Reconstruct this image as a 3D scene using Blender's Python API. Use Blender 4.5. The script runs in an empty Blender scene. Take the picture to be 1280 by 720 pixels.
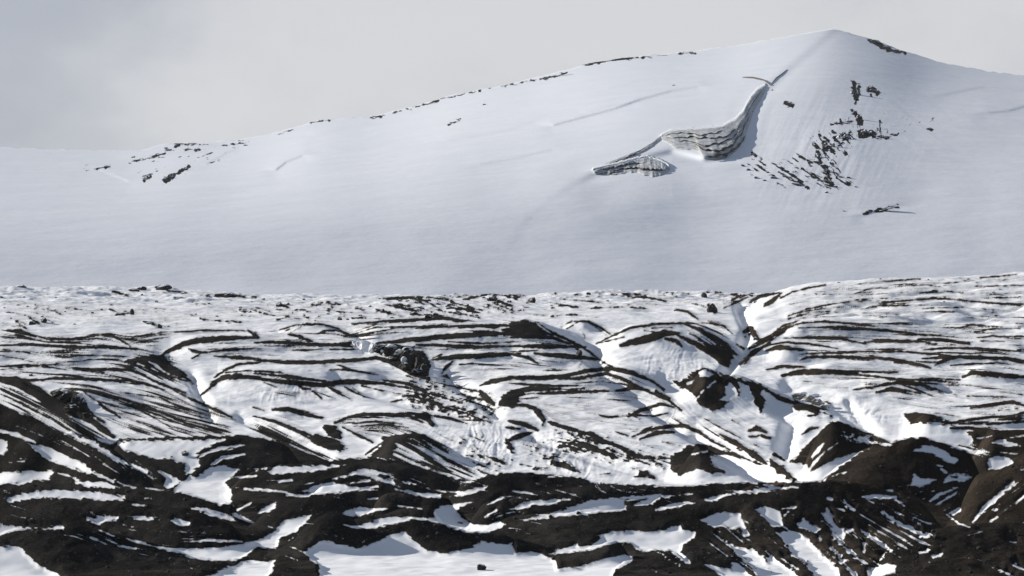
import bpy, bmesh, math, random
import numpy as np
from mathutils import Vector, Matrix, noise as mnoise

random.seed(11)
R = math.radians
scene = bpy.context.scene
C = scene.collection

# ------------------------------------------------------------------ camera
HFOV = R(20.0)
FPX = 640.0 / math.tan(HFOV / 2)          # focal length in photograph pixels (1280 wide)
PITCH = math.atan(200.0 / FPX)            # the level line falls on row 560
CP, SP = math.cos(PITCH), math.sin(PITCH)
cam_d = bpy.data.cameras.new("camera")
cam_d.angle = HFOV
cam_d.sensor_fit = 'HORIZONTAL'
cam_d.clip_start = 0.5
cam_d.clip_end = 30000
cam = bpy.data.objects.new("camera", cam_d)
cam.rotation_euler = (math.pi / 2 + PITCH, 0, 0)
C.objects.link(cam)
scene.camera = cam

# ------------------------------------------------------------------ light, sky, exposure
SUN_EL, SUN_AZ = 21.5, -58.0              # azimuth from straight ahead, negative = left
HAZE = 1.3e-5
SUN_POWER, SKY_STRENGTH, EXPOSURE = 5.0, 0.10, 0.18
sd = bpy.data.lights.new("sun", 'SUN')
sd.energy = SUN_POWER
sd.angle = R(0.6)
sd.color = (1.0, 0.95, 0.88)
sun = bpy.data.objects.new("sun", sd)
sdir = Vector((math.sin(R(SUN_AZ)) * math.cos(R(SUN_EL)), math.cos(R(SUN_AZ)) * math.cos(R(SUN_EL)), math.sin(R(SUN_EL))))
sun.rotation_euler = sdir.to_track_quat('Z', 'Y').to_euler()
sun.location = (0, 0, 300)
C.objects.link(sun)
scene.view_settings.view_transform = 'Standard'
scene.view_settings.look = 'None'
scene.view_settings.exposure = EXPOSURE
scene.view_settings.gamma = 1.0
scene.view_settings.use_curve_mapping = False

world = bpy.data.worlds.new("World")
scene.world = world
world.use_nodes = True
nt = world.node_tree
nt.nodes.clear()
def N(nt, t, **kw):
    n = nt.nodes.new(t)
    for k, v in kw.items():
        setattr(n, k, v)
    return n
L = lambda nt, a, b: nt.links.new(a, b)
out = N(nt, 'ShaderNodeOutputWorld')
bg = N(nt, 'ShaderNodeBackground')
bg.inputs['Strength'].default_value = SKY_STRENGTH
sky = N(nt, 'ShaderNodeTexSky', sky_type='NISHITA')
sky.sun_disc = False
sky.sun_elevation = R(SUN_EL)
sky.sun_rotation = R(SUN_AZ)
sky.altitude = 900
# broken high overcast: cloud brightness by direction, mixed over the clear sky
geo = N(nt, 'ShaderNodeTexCoord')
mp = N(nt, 'ShaderNodeMapping')
mp.inputs['Scale'].default_value = (1.0, 1.0, 1.7)
mp.inputs['Location'].default_value = (0.37, 0.2, 0.11)
L(nt, geo.outputs['Generated'], mp.inputs['Vector'])
n1 = N(nt, 'ShaderNodeTexNoise')
n1.inputs['Scale'].default_value = 10.0
n1.inputs['Detail'].default_value = 7.0
n1.inputs['Roughness'].default_value = 0.55
L(nt, mp.outputs['Vector'], n1.inputs['Vector'])
# a grey bank of cloud low in the sky to the left
dot = N(nt, 'ShaderNodeVectorMath', operation='DOT_PRODUCT')
bank = Vector((-0.205, 0.965, 0.172)).normalized()
dot.inputs[1].default_value = bank
nrm = N(nt, 'ShaderNodeVectorMath', operation='NORMALIZE')
L(nt, geo.outputs['Generated'], nrm.inputs[0])
L(nt, nrm.outputs[0], dot.inputs[0])
mr = N(nt, 'ShaderNodeMapRange', interpolation_type='SMOOTHSTEP')
mr.inputs['From Min'].default_value = math.cos(R(7.5))
mr.inputs['From Max'].default_value = math.cos(R(1.0))
L(nt, dot.outputs['Value'], mr.inputs['Value'])
addn = N(nt, 'ShaderNodeMath', operation='MULTIPLY_ADD')      # bank - (noise-0.5)*k
L(nt, n1.outputs['Fac'], addn.inputs[0])
addn.inputs[1].default_value = -1.9
addn.inputs[2].default_value = 1.04
add2 = N(nt, 'ShaderNodeMath', operation='MULTIPLY_ADD', use_clamp=True)
L(nt, mr.outputs['Result'], add2.inputs[0])
add2.inputs[1].default_value = 0.95
L(nt, addn.outputs[0], add2.inputs[2])
cr = N(nt, 'ShaderNodeValToRGB')
cr.color_ramp.interpolation = 'EASE'
e = cr.color_ramp.elements
e[0].position, e[0].color = 0.0, (6.15, 6.10, 6.22, 1)
e[1].position, e[1].color = 1.0, (3.9, 4.05, 4.5, 1)
L(nt, add2.outputs[0], cr.inputs['Fac'])
# the thin bright cloud lies ahead, low over the mountain; elsewhere the sky is heavier and bluer
dot2 = N(nt, 'ShaderNodeVectorMath', operation='DOT_PRODUCT')
dot2.inputs[1].default_value = Vector((0.0, 0.98, 0.16)).normalized()
L(nt, nrm.outputs[0], dot2.inputs[0])
mr2 = N(nt, 'ShaderNodeMapRange', interpolation_type='SMOOTHSTEP')
mr2.inputs['From Min'].default_value = math.cos(R(46))
mr2.inputs['From Max'].default_value = math.cos(R(14))
L(nt, dot2.outputs['Value'], mr2.inputs['Value'])
far = N(nt, 'ShaderNodeMix', data_type='RGBA')
far.inputs['A'].default_value = (1.4, 1.75, 2.45, 1)
L(nt, mr2.outputs['Result'], far.inputs['Factor'])
L(nt, cr.outputs['Color'], far.inputs['B'])
mx = N(nt, 'ShaderNodeMix', data_type='RGBA')
mx.inputs['Factor'].default_value = 0.90
L(nt, sky.outputs['Color'], mx.inputs['A'])
L(nt, far.outputs['Result'], mx.inputs['B'])
L(nt, mx.outputs['Result'], bg.inputs['Color'])
L(nt, bg.outputs[0], out.inputs['Surface'])

# ------------------------------------------------------------------ small maths helpers
def world_at(px, py, D):
    """point at forward distance D (world y) that stands on the line of sight of a photograph pixel"""
    x = (px - 640.0) / FPX
    y = -(py - 360.0) / FPX
    fy = CP - y * SP
    fz = SP + y * CP
    return x / fy * D, D, fz / fy * D
def project(X, Y, Z):
    dep = Y * CP + Z * SP
    up = -Y * SP + Z * CP
    return 640 + FPX * X / dep, 360 - FPX * up / dep

_rng = np.random.default_rng(5)
_tab = _rng.random((256, 256)).astype(np.float32) * 2 - 1
def vnoise(x, y):
    xi = np.floor(x).astype(np.int64); yi = np.floor(y).astype(np.int64)
    fx = (x - xi).astype(np.float32); fy = (y - yi).astype(np.float32)
    fx = fx * fx * (3 - 2 * fx); fy = fy * fy * (3 - 2 * fy)
    x0 = xi & 255; x1 = (xi + 1) & 255; y0 = yi & 255; y1 = (yi + 1) & 255
    a = _tab[y0, x0]; b = _tab[y0, x1]; c = _tab[y1, x0]; d = _tab[y1, x1]
    return (a * (1 - fx) + b * fx) * (1 - fy) + (c * (1 - fx) + d * fx) * fy
def fbm(x, y, oct=4, gain=0.5):
    s = 0.0; a = 1.0
    for k in range(oct):
        s = s + a * vnoise(x + 17.3 * k, y + 9.1 * k)
        x = x * 2.03; y = y * 2.03; a *= gain
    return s
def sstep(a, b, x):
    t = np.clip((x - a) / (b - a), 0, 1)
    return t * t * (3 - 2 * t)
def blur(a, r, n=3):
    r = int(r)
    for _ in range(n):
        for ax in (0, 1):
            p = [(0, 0), (0, 0)]; p[ax] = (r + 1, r)
            c = np.cumsum(np.pad(a, p, mode='edge'), axis=ax)
            k = a.shape[ax]
            hi = np.take(c, np.arange(2 * r + 1, 2 * r + 1 + k), axis=ax)
            lo = np.take(c, np.arange(0, k), axis=ax)
            a = (hi - lo) / (2 * r + 1)
    return a

# ------------------------------------------------------------------ survey of the moraine: debris bands and snow patches
exec_ops = []
def P(s):
    v = [float(t) for t in s.replace(';', ' ').replace(',', ' ').split()]
    return np.array(v, dtype=np.float32).reshape(-1, 2)
def dk(s, w, n=0.7): exec_ops.append(('ds', P(s), w, n))       # debris band
def dp(s, n=1.2): exec_ops.append(('dp', P(s), 0, n))          # debris area
def sn(s, w, n=0.6): exec_ops.append(('ss', P(s), w, n))       # strip of snow
def sp(s, n=1.0): exec_ops.append(('sp', P(s), 0, n))          # patch of snow
def zone(s, thr, k=3.0, grain=0): exec_ops.append(('z', P(s), thr, k, grain))   # streaks of debris blown over snow
FLOW = []
def flecks(s, thr, k=3.0): exec_ops.append(('zs', P(s), thr, k, .25))   # flecks and wisps of snow left on debris
def fl(s): FLOW.append(P(s))

# flow guides
fl("0,485 40,505 80,530 140,565 175,605"); fl("110,490 160,505 220,525 285,545"); fl("70,490 130,500 190,512 285,525"); fl("170,455 200,470 240,495 280,515")
fl("500,550 540,570 590,592"); fl("490,560 530,580 560,590"); fl("330,535 370,555 405,572"); fl("430,530 480,528 520,545 545,560")
fl("500,470 560,490 610,505"); fl("690,540 760,560 830,585"); fl("780,520 830,520 870,545"); fl("860,410 890,430 915,455")
fl("915,650 960,690 1000,720"); fl("960,660 1010,700 1045,720"); fl("1050,660 1090,700 1120,715"); fl("1100,640 1160,672"); fl("1180,660 1270,600"); fl("1160,630 1200,610")
fl("0,368 120,372 250,380"); fl("300,380 400,388 500,392"); fl("560,372 600,385 620,395"); fl("640,372 690,390"); fl("600,520 604,560"); fl("740,570 742,600")
fl("960,370 1100,362 1270,352"); fl("1000,400 1130,398 1260,400"); fl("880,560 930,580 960,590"); fl("1060,545 1110,557"); fl("830,470 880,530 950,575")
# thin streaks and specks
zone("0,440 200,440 240,500 300,520 300,540 60,480",1.5,1.8,.1)
zone("250,420 470,400 480,440 260,450",1.6,1.8,.05)
zone("440,398 650,396 740,440 560,450 440,430",1.55,1.8,.05)
zone("540,450 760,445 850,510 660,500 560,470",1.6,1.8,.05)
zone("990,455 1280,455 1280,515 1150,515 1000,480",1.6,1.8,.05)
zone("540,366 660,366 665,374 540,378",.9,2.4,.6)
zone("690,362 940,362 945,371 690,374",1.2,2.4,.6)
zone("0,360 300,366 300,402 0,408", 1.75, 2.2, .5)
zone("280,372 560,374 560,400 300,402", 1.15, 2.4, .55)
zone("505,372 560,372 610,385 600,398 490,398", .6, 2.4, .5)
zone("600,368 665,374 655,398 610,396", .8, 2.4, .5)
zone("660,372 960,368 900,395 680,397", 1.6, 2.2, .3)
zone("20,398 80,394 60,412 15,412", .9, 2.4, .4)
zone("975,372 1040,356 1280,344 1280,400 1000,400", 1.15, 2.0, .25)
zone("985,400 1280,400 1280,460 1000,450", 1.3, 2.0, .1)
zone("0,414 200,420 200,480 0,472", 1.05, 2.0, .05)
zone("75,487 200,487 292,522 285,546 170,545 120,520", .75, 1.7, .0)
zone("110,486 210,490 290,524 240,520", .6, 1.6, .0)
zone("0,478 60,505 115,528 145,552 120,552 80,540 40,522 0,505", .30, 2.2, .0)
zone("155,450 215,450 245,482 200,478", .25, 2.2, .1)
zone("500,470 560,478 612,492 622,512 600,522 560,520 520,510 505,490", .45, 2.6, .45)
zone("540,505 625,510 610,532 560,522", .5, 2.6, .6)
zone("420,530 455,517 520,518 530,535 520,545 470,543", .55, 2.0, .0)
zone("480,548 528,545 560,565 592,592 575,597 520,583 475,573", .15, 2.4, .0)
zone("560,540 600,560 640,580 620,597 590,592", 1.1, 2.2, .6)
zone("690,535 740,540 790,560 845,575 845,590 800,585 740,570 695,565", .35, 2.6, .55)
zone("645,540 700,545 720,590 690,590 650,560", 1.0, 2.4, .6)
zone("770,510 850,505 866,535 800,552 770,530", 1.15, 1.8, .1)
zone("640,500 780,495 780,530 690,535", 1.7, 1.6, .2)
zone("860,545 905,555 960,590 985,600 985,585 930,550", .9, 2.4, .6)
zone("855,512 890,520 950,562 940,570 880,540", .95, 2.0, .1)
zone("320,530 350,538 390,563 418,575 330,573 320,560", -.55, 2.2, .0)
zone("440,470 520,478 530,500 490,500", 1.2, 2.0, .2)
zone("330,484 450,486 470,500 350,500", 1.5, 1.8, .1)
zone("850,400 900,405 925,445 905,458 870,430", .5, 2.2, .0)
zone("1000,500 1050,505 1040,520 1000,515", .8, 2.2, .6)
zone("1200,515 1280,512 1280,535 1215,545", .8, 2.0, .0)
# ---- shelf
dk("10,413 25,414 45,421",6); dk("35,417 60,424 90,424 120,419 140,419 152,426 163,433",3.5); dk("20,418 40,424",6)
dk("0,432 30,430 80,433 130,434 170,436 192,440",4); dk("0,439 30,440 55,446",2); dk("78,446 110,444 160,446",2); dk("70,454 110,450 150,449",2)
dk("0,458 30,456 60,459 82,462",3); dk("0,462 30,459 70,455",2); dk("90,460 120,462 160,462 182,469",4.5); dk("100,463 130,466",3)
dk("0,474 40,475 80,473 120,474 160,476 185,480 202,486",4); dk("0,444 20,448 40,452",2); dk("0,420 30,423 60,428 100,429",2)
dp("152,452 165,448 185,444 200,443 215,455 230,465 240,475 243,481 232,476 216,470 203,464 190,461 175,460 160,456")
dk("168,464 200,480 232,491",3); dk("158,458 190,475 218,487 232,491",3.5); dk("180,452 210,470 240,478",4)
sn("186,452 196,458 206,465",3); sn("172,455 180,458",2)
dk("213,486 240,500 270,512 290,522",4); dk("150,478 180,480 205,487",3)
dk("160,424 200,416 250,413 300,413 320,415",2.5); dk("310,413 322,421",8); dk("175,423 195,419 225,415",1.5); dk("168,421 190,417",1.5)
dk("198,446 212,438 230,430 250,425 280,423 322,422",7); dk("250,441 270,439 290,437 322,435",3.5); dk("268,445 300,447 322,448",4.5); dk("236,436 245,440 262,441",3.5); dk("240,448 249,443",2)
dk("268,472 280,463 295,456 325,453",4); dk("263,480 280,472 300,471 325,472",7); dk("251,494 262,485 272,477",4); dk("282,466 310,463 325,465",3)
dk("65,490 75,486 95,486 120,490 150,498 182,509",3.5); dk("105,490 125,505 150,522",4); dk("130,492 165,508 200,520 240,535",2.5); dk("140,500 180,515 215,535",2.5); dk("145,498 185,508 230,528 285,545",3); dk("150,490 200,497 250,520",2)
dp("62,492 72,487 95,486 108,500 112,510 120,520 108,522 95,510 80,508 66,500")
dk("-5,474 20,477 45,490 65,503 90,513 112,526",13); dk("110,522 126,535 142,546",8); dk("0,492 30,506 62,523",4); dk("112,515 130,528",7)
sn("68,491 82,490",4); sn("98,495 103,503",5); sp("104,494 118,500 130,514 138,522 126,522 112,512")
# ---- centre left, upper
dk("318,428 360,428 400,431 442,430",5); dk("385,430 440,433",5); dk("425,429 445,428",7); dk("318,420 322,421",8); dk("360,418 376,421 390,427",5)
dk("350,412 370,406 400,405 420,410 437,418",2.5); dk("362,416 376,409",2); dk("395,418 405,414 420,413 436,418",2.2); dk("352,416 366,410",2)
dk("440,405 480,402 520,400 560,398 580,402 610,406 645,412",4.5); dk("430,421 470,409 520,408 580,406",2.2); dk("520,411 570,407 610,409 637,413",4.5); dk("440,420 480,413 500,409",1.8); dk("445,414 470,406",2)
dk("470,429 500,426 540,422 580,419 620,417 650,415",6.5); dk("520,431 560,432 600,434 650,432",4.5); dk("560,427 600,429 650,427",3.5)
dk("538,450 570,446 600,445 650,442",6.5); dk("318,450 360,453 400,453 440,450 470,448 490,452",5); dk("470,448 490,452 508,461 520,468 536,473",8)
dp("466,433 478,430 500,431 515,435 530,440 538,450 536,471 522,470 508,461 495,452 480,446 467,441",.8)
dk("540,448 552,443",4); dk("365,438 385,438 402,436",2.2); dk("412,437 442,437",4); dk("318,436 326,436",2); dk("440,451 470,447 500,452",5)
dk("418,454 440,463 472,469",3); dk("410,462 440,463 470,466",2); dk("318,463 350,466 392,476",2.5); dk("318,467 370,472 412,478",5); dk("318,473 360,478 400,481 440,477 475,479 492,482",6.5)
dk("372,481 378,485 388,486",4); dk("408,482 422,491 440,500",5); dk("430,483 447,492",4); dk("391,489 402,498",4); dk("452,482 478,489",3); dk("440,484 455,496",2.5); dk("330,478 345,484",3)
dk("478,475 510,480 530,489",4.5); dk("503,495 520,495 532,502",5); dk("488,503 502,500",3); dk("498,484 520,485",2); dk("545,478 570,484 592,488 604,492",2.5); dk("600,482 615,477 650,471",6)
dk("600,489 607,497 618,506",8); dp("622,509 627,496 636,489 655,486 655,493 645,505 640,510"); dk("574,456 592,454",3); dk("552,467 558,459 565,452",4); dk("550,470 558,470 564,474",3.5)
dk("340,512 360,512 380,517 402,522",6); dk("316,509 330,513",3); dk("440,521 470,518 510,517 550,520",3)
# ---- dome in the middle
dp("560,407 600,406 640,403 655,400 668,402 679,410 692,419 665,421 640,420 600,418",1.0)
sn("560,406 600,403 634,402",3.5); sn("620,411 636,409",4); sn("672,406 684,411 700,420",3); sn("560,413 600,411 630,414",3)
dk("638,422 665,421 690,422 712,430",4.5); dk("638,433 680,433 732,434",5.5); dk("638,440 672,438",3.5); dk("668,442 705,445 748,449",6); dk("636,443 660,447 673,455",4)
dk("672,403 690,416 710,425 730,435 750,450 772,463",3); dk("701,409 715,401",2.2); dk("708,411 722,403",2); dk("718,402 735,402 750,409 764,419",3); dk("729,415 731,422",2.5); dk("738,404 750,413 760,421",2)
dk("745,430 765,420 790,409 820,405 850,404 880,404",3.2); dk("752,428 780,421",3); dk("776,432 795,427 815,422 830,416 847,417",9); dk("843,417 868,429 890,443 907,456",6); dk("853,404 875,412 897,426 916,442",5); dk("862,417 886,431 905,448",3.5)
dp("880,430 898,430 916,438 918,446 910,458 896,453 884,440"); dk("832,423 845,426 852,432",5); dk("805,413 825,416",2); dk("815,410 840,409",1.8)
dk("845,387 860,390 872,399",3); dk("886,382 893,390",9); dk("915,375 925,370",3); dk("925,372 942,366",3); dk("905,385 925,376 935,371",2.5); dk("885,402 905,408 915,417",2.5); dk("870,404 890,404 905,411",2)
dk("938,378 950,370 975,366",5); dk("930,415 938,412 947,424",8); dk("921,431 930,436",5); dk("937,436 952,427 962,421",7); dk("925,456 942,440 962,429",6); dk("930,455 936,448",5)
# ---- lower dome, middle
dk("636,472 680,471 710,469 735,463 765,461 790,466 815,476 830,487",5); dk("636,474 680,473 715,469",6); dk("680,473 720,473 758,467 775,472 800,485 820,493 836,501 852,513",4.5); dk("735,478 755,476",2)
dk("636,479 680,482 722,482",3.5); dk("636,491 660,486 700,486",7); dk("672,492 720,490 760,489",4.5); dk("770,489 788,485 806,487",5); dk("636,499 672,497",2.5); dk("820,489 836,499",7); dk("700,487 730,485",2)
dk("636,505 660,507 674,514 680,524 678,532",5); dk("670,515 680,528",7); dk("672,538 655,530 636,526",7); dk("636,550 650,545 664,541",7); dk("634,534 650,536",6)
dk("785,521 800,513 825,505 842,509",5); dk("815,521 835,516",4.5); dk("786,517 800,524",4); dk("748,518 760,522 772,520",3); dk("770,540 785,545",4)
dk("790,546 810,538 835,533 855,532 872,539 892,553 912,562",4.5); dk("800,549 820,541 842,540",6); dk("800,540 815,533",4); dk("828,552 850,557",2.5)
dk("900,543 918,553 935,562",6); dk("880,523 905,537 925,547",2.5); dk("915,525 926,531",2.5); dk("935,539 945,535 958,540",5); dk("936,546 948,545",5); dk("952,545 962,548",7)
# rubble
dk("686,528 710,536 742,545 770,557 797,571 830,573",7,1.6); dk("695,560 715,555 742,560 765,572",9,2.0); dk("700,548 735,556 765,570",6,2.0); dk("690,578 705,582 725,590",6,2); dk("794,597 808,592 817,598",7,1.6); dk("750,593 762,592",3); dk("668,585 684,585",4,1.5); dk("650,580 665,583",2.5); dk("640,565 632,550",8,1.8); dk("588,545 605,552",3); dk("592,578 604,584 612,580",6,1.6); dk("615,572 628,579",6,1.6); dk("598,568 606,573",4,1.5); dk("575,547 582,550",3); dk("597,540 602,546",3)
dk("930,560 945,570 958,580",8,2); dk("960,572 975,586 992,600",10,2.2); dk("988,577 995,571",3); dk("968,568 980,575",5,1.8); dk("1010,520 1022,518",4); dk("1003,543 1012,536 1022,535",3)
dp("840,477 852,477 862,468 877,459 890,461 905,468 925,472 945,478 960,485 966,492 953,490 956,503 951,515 943,501 938,485 922,478 926,495 913,500 906,508 895,513 878,510 870,502 868,495 860,487 850,485")
sp("872,465 882,462 893,468 886,471 875,471",.5); sn("859,480 868,475",5); sn("885,484 894,476",5); sp("906,482 914,478 920,488 923,497 908,502 899,500 908,494",.8); sn("880,487 872,497",2.5); sn("928,480 931,492 938,502",6)
dk("958,487 972,496 987,502 998,506",5.5); dp("991,499 1010,505 1030,509 1036,512 1025,515 1022,520 1010,512 997,514 992,508",1.4)
dk("1030,515 1040,520",5,1.4); dk("1012,513 1022,518",6,1.5)
# ---- right hand slope
dk("960,428 975,418 987,408 1002,404 1030,402 1060,404 1092,407",2.8); dk("998,410 1030,409 1070,410 1110,413 1150,418 1192,421",3); dk("980,423 1010,422 1050,423 1082,430",4); dk("1080,428 1110,426 1150,427 1170,430",4.5)
dk("1148,424 1180,425 1212,430",4.5); dk("960,431 985,428 1015,430 1047,436",3); dk("958,438 975,434 1003,437",7); dk("1008,442 1050,441 1072,440",4); dk("1068,440 1110,439 1150,441 1202,446",2.8); dk("1152,438 1180,435 1220,435 1262,438",3)
dk("1008,446 1050,446 1092,448",5); dk("1088,446 1120,450 1150,456 1163,460",4.5); dk("1118,453 1150,455",3); dk("1153,448 1180,446 1220,447 1260,448 1285,452",5.5); dk("1168,457 1180,450 1195,448",4.5); dk("1188,457 1212,455 1242,454",3.5); dk("1250,447 1270,452 1285,455",3)
dk("1220,422 1240,420 1285,421",3); dk("1218,415 1240,411 1275,411",2.5); dk("1193,411 1213,406 1242,408",2.2); dk("1272,437 1285,436",5); dk("1240,435 1262,440",2.5); dk("1110,405 1150,406",1.6); dk("1225,426 1255,427",2)
dk("978,469 1000,465 1040,465 1072,467",7); dk("1060,468 1090,470 1120,474 1160,475 1197,478",3.5); dk("1078,465 1122,465",3.5); dk("1148,478 1197,482",3.5); dk("958,462 980,458 1007,459",4.5); dk("1000,450 1012,446",4); dk("1140,471 1200,475",2.5)
dk("1066,487 1095,483 1122,478 1152,481 1178,489",4.5); dk("1095,491 1115,486 1132,489",6); dk("1128,481 1148,488 1165,495",2.5); dk("1130,487 1150,492",3); dk("1143,479 1165,488 1180,492",2)
dk("1203,471 1215,466 1240,468 1285,472",7); dk("1213,510 1240,506 1265,502 1280,507",4.5); dk("1248,490 1285,494",3.5); dk("1208,495 1242,496",2.2); dk("1248,513 1272,511",2.5); dk("1180,489 1195,494",2.5)
dk("1098,379 1130,376 1165,373 1202,375 1242,379 1285,380",3); dk("1050,378 1080,375 1102,376",1.5); dk("1103,383 1138,382",2); dk("1153,386 1167,385",3); dk("1182,385 1203,384",3); dk("1108,393 1124,393",2); dk("1080,386 1095,384",2.5); dk("1075,387 1095,382 1130,381",1.3)
dk("1068,367 1090,360 1110,360",2.5); dk("1070,355 1110,351 1150,349",2); dk("1110,352 1147,348",2.2); dk("1225,347 1270,343",2.5); dk("1200,350 1222,353",2); dk("1235,358 1258,357",2); dk("1165,363 1190,364",2); dk("1150,356 1175,358",1.6); dk("1200,367 1210,366",1.8); dk("1262,356 1285,357",2)
dk("975,373 990,365 1010,360 1032,356",2.8); dk("955,383 965,376 977,366",5); dk("985,395 1010,386 1045,379 1090,376",1.6); dk("985,400 1012,390",3.5,1.2); dk("990,392 1008,389",2); dk("958,427 975,413 992,404",3.5); dk("1000,398 1035,392",1.8); dk("962,420 978,408 1000,400",2.5)
# dark ground beside the snow cup
dp("1130,518 1145,515 1165,517 1180,524 1197,527 1187,532 1176,528 1150,528 1138,531"); dk("1160,516 1180,518 1200,521",2); dk("1178,531 1210,525 1240,521 1262,522 1285,515",4); dk("1188,535 1212,535 1232,538 1252,540 1285,541",5); dk("1198,530 1240,530 1285,527",3); dk("1168,525 1200,535",4); dk("1260,521 1285,514",6)
# streaky ground lower left and centre
dk("316,520 345,527 375,540 402,549",4); dk("360,532 385,547",5); dp("382,545 400,543 420,550 433,561 426,565 405,560 390,553"); dp("402,532 420,533 428,545 425,551 410,545"); dk("428,534 450,545 466,553",3)
dk("418,529 435,522 455,518 480,519 512,520 528,528",4); dk("440,530 470,527 502,530",3); dk("452,533 480,530 510,535",3.5); dk("520,520 532,520 541,531",9); dk("543,520 562,523 584,529",4); dk("575,525 608,526",4); dk("590,520 612,528",5)
dk("478,548 510,545 530,546 560,566",6); dp("478,549 495,546 496,560 488,572 470,573 456,574 476,561"); dk("500,552 540,575 562,590",5); dk("515,549 555,572 592,592",4); dk("490,562 530,582",5)
dk("457,568 478,553",4)
# ---- foreground: gravel hummocks
dp("-70,470 0,506 15,512 40,523 80,541 100,543 125,551 137,556 150,549 200,547 260,545 300,544 322,545 345,550 370,560 390,569 412,575 440,573 470,572 500,576 540,587 570,598 590,601 600,597 620,592 650,590 690,592 725,597 740,603 770,606 820,606 870,606 920,604 955,603 990,603 1010,602 1020,597 1050,580 1080,563 1110,554 1140,547 1160,548 1190,557 1217,556 1214,546 1207,540 1225,535 1260,538 1350,537 1350,760 -70,760", .9)
dp("990,578 1003,562 1020,545 1035,529 1047,526 1060,531 1090,543 1115,554 1100,559 1066,567 1036,578 1012,591 1010,580 1000,579",.7)
sn("1015,571 1022,563 1029,554",5.5); sn("1035,562 1047,554",3.5); sn("1011,588 1020,576 1030,565",3.5); sn("1054,543 1080,548 1112,557",6,1.6); sn("1058,549 1090,554",2.5,1.2)
sp("1008,603 1012,593 1036,579 1068,568 1062,575 1042,590 1024,602"); sn("1040,595 1058,590",2.5)
dp("834,578 843,568 857,559 873,555 886,556 905,562 930,571 956,581 948,582 928,574 905,568 890,573 890,580 905,590 890,592 880,588 870,585 850,595 840,590"); sn("865,568 884,564",5); dk("890,580 905,590",4); sn("888,571 915,574 945,586",5,1.5)
flecks("-60,500 100,545 300,548 400,580 590,603 960,605 1280,575 1340,720 -60,720", 2.1, 2.4)
flecks("560,596 960,603 960,618 560,625", 1.6, 2.2); flecks("20,520 140,560 200,600 160,600 40,545", 1.2, 2.2); flecks("880,640 1160,640 1180,690 1050,720 900,720", 1.5, 2.4); flecks("430,578 590,603 590,612 450,600", 1.35, 2.2); flecks("120,640 330,660 310,690 150,665", 1.7, 2.2); flecks("1120,600 1280,590 1280,660 1180,660", 2.0, 2.2)
# snow patches left
sn("-5,537 20,543 44,553",6); sp("-70,546 0,548 10,552 9,562 4,568 -70,566"); sn("8,578 30,577",2.5)
sp("33,554 50,557 75,565 95,574 115,588 140,598 172,610 165,611 140,603 110,592 85,583 60,575 48,566")
sn("82,541 112,553 142,572 182,590",6,1.2); sn("100,548 135,566 160,583",2.5,1.2); sn("128,580 150,592",2.5)
sp("-70,592 0,591 30,589 65,588 69,592 60,597 62,601 40,600 38,604 0,605 -70,606"); sp("90,597 105,602 130,602 151,610 110,609 95,603"); sn("72,592 86,595",3)
sp("6,623 30,616 70,611 110,615 156,620 156,625 120,625 90,623 60,622 30,625 12,629")
sp("145,553 165,551 230,550 281,549 270,556 250,562 245,570 250,582 240,590 233,592 231,580 220,577 214,572 210,573 190,573 175,569 155,563"); dk("228,566 234,567",6,.3)
sn("243,578 255,568 272,561 305,556",4); sn("264,581 278,573 305,568",5); sn("285,563 290,561",2)
sp("215,614 225,603 238,594 245,597 255,590 262,583 280,582 299,588 290,597 281,603 290,613 288,630 275,632 245,622",.8)
sp("198,589 215,594 226,602 210,612 205,608 208,598"); sn("183,610 212,613",4); sn("288,597 320,595",3.5); sn("306,611 322,613",3.5); sn("297,637 314,629",4)
sp("235,635 250,634 275,640 290,647 296,651 275,648 250,640"); sn("288,641 300,646 316,653",5)
sp("-70,658 0,656 20,659 46,660 25,663 10,666 0,670 -70,676"); sp("-70,684 0,683 25,682 28,686 35,695 45,703 60,710 76,720 90,745 -70,745"); sn("50,661 78,660",2,1.4)
sp("107,648 125,645 151,645 145,650 130,653 122,656 115,652"); sn("160,646 180,648 200,648",5,.9); sp("213,650 220,648 239,653 235,657 220,656",.7); sn("181,622 190,623",4); sn("165,631 180,632",3)
sp("153,671 175,677 200,683 240,687 280,684 305,680 330,672 345,662 355,650 375,646 389,644 380,655 370,665 350,672 348,683 340,687 320,683 312,692 295,700 270,701 245,698 220,691 190,684 170,679",.8)
sn("230,677 265,675 302,677",3.5); sn("120,661 128,664 142,670",2.5); sn("113,671 135,681",2); sn("147,683 170,686",2.5); sn("335,658 346,662",4); sn("362,683 385,693",3)
sp("256,722 280,711 290,707 310,700 345,700 341,712 335,722 330,745 250,745")
# centre
sp("334,591 345,583 385,582 433,581 410,587 370,591 340,593"); sp("376,614 395,607 415,602 430,606 455,611 472,612 445,614 420,617 390,617",.8); sp("415,599 440,590 455,585 480,590 496,594 470,594 450,593 430,597",.9)
sn("438,604 462,601",3.5); sn("450,611 472,608",6); sn("466,596 492,604",4,1.2); sn("480,594 518,606",3.5,1.2); sn("318,611 357,615",3); sn("358,619 386,620",6); sn("349,602 364,600",4.5); sn("376,607 392,603",2.5); sn("320,588 333,585",4,1.2)
sp("322,642 335,632 345,628 344,637 330,641",.7); sp("428,641 440,636 450,633 465,636 486,635 480,638 465,641 450,645 435,645",.8); sn("460,624 472,623",3.5)
sp("494,611 520,616 551,618 550,622 530,622 510,616"); sp("520,607 550,613 575,614 590,611 609,608 605,612 590,618 575,621 563,621 570,617 550,615",.8)
sp("430,656 445,658 460,655 475,648 490,645 510,645 530,648 545,648 540,640 552,632 570,630 591,628 575,634 572,640 580,648 590,656 610,656 625,651 633,656 620,663 600,667 585,665 565,660 545,652 520,650 500,653 480,658 460,661 440,660",.8)
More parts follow.
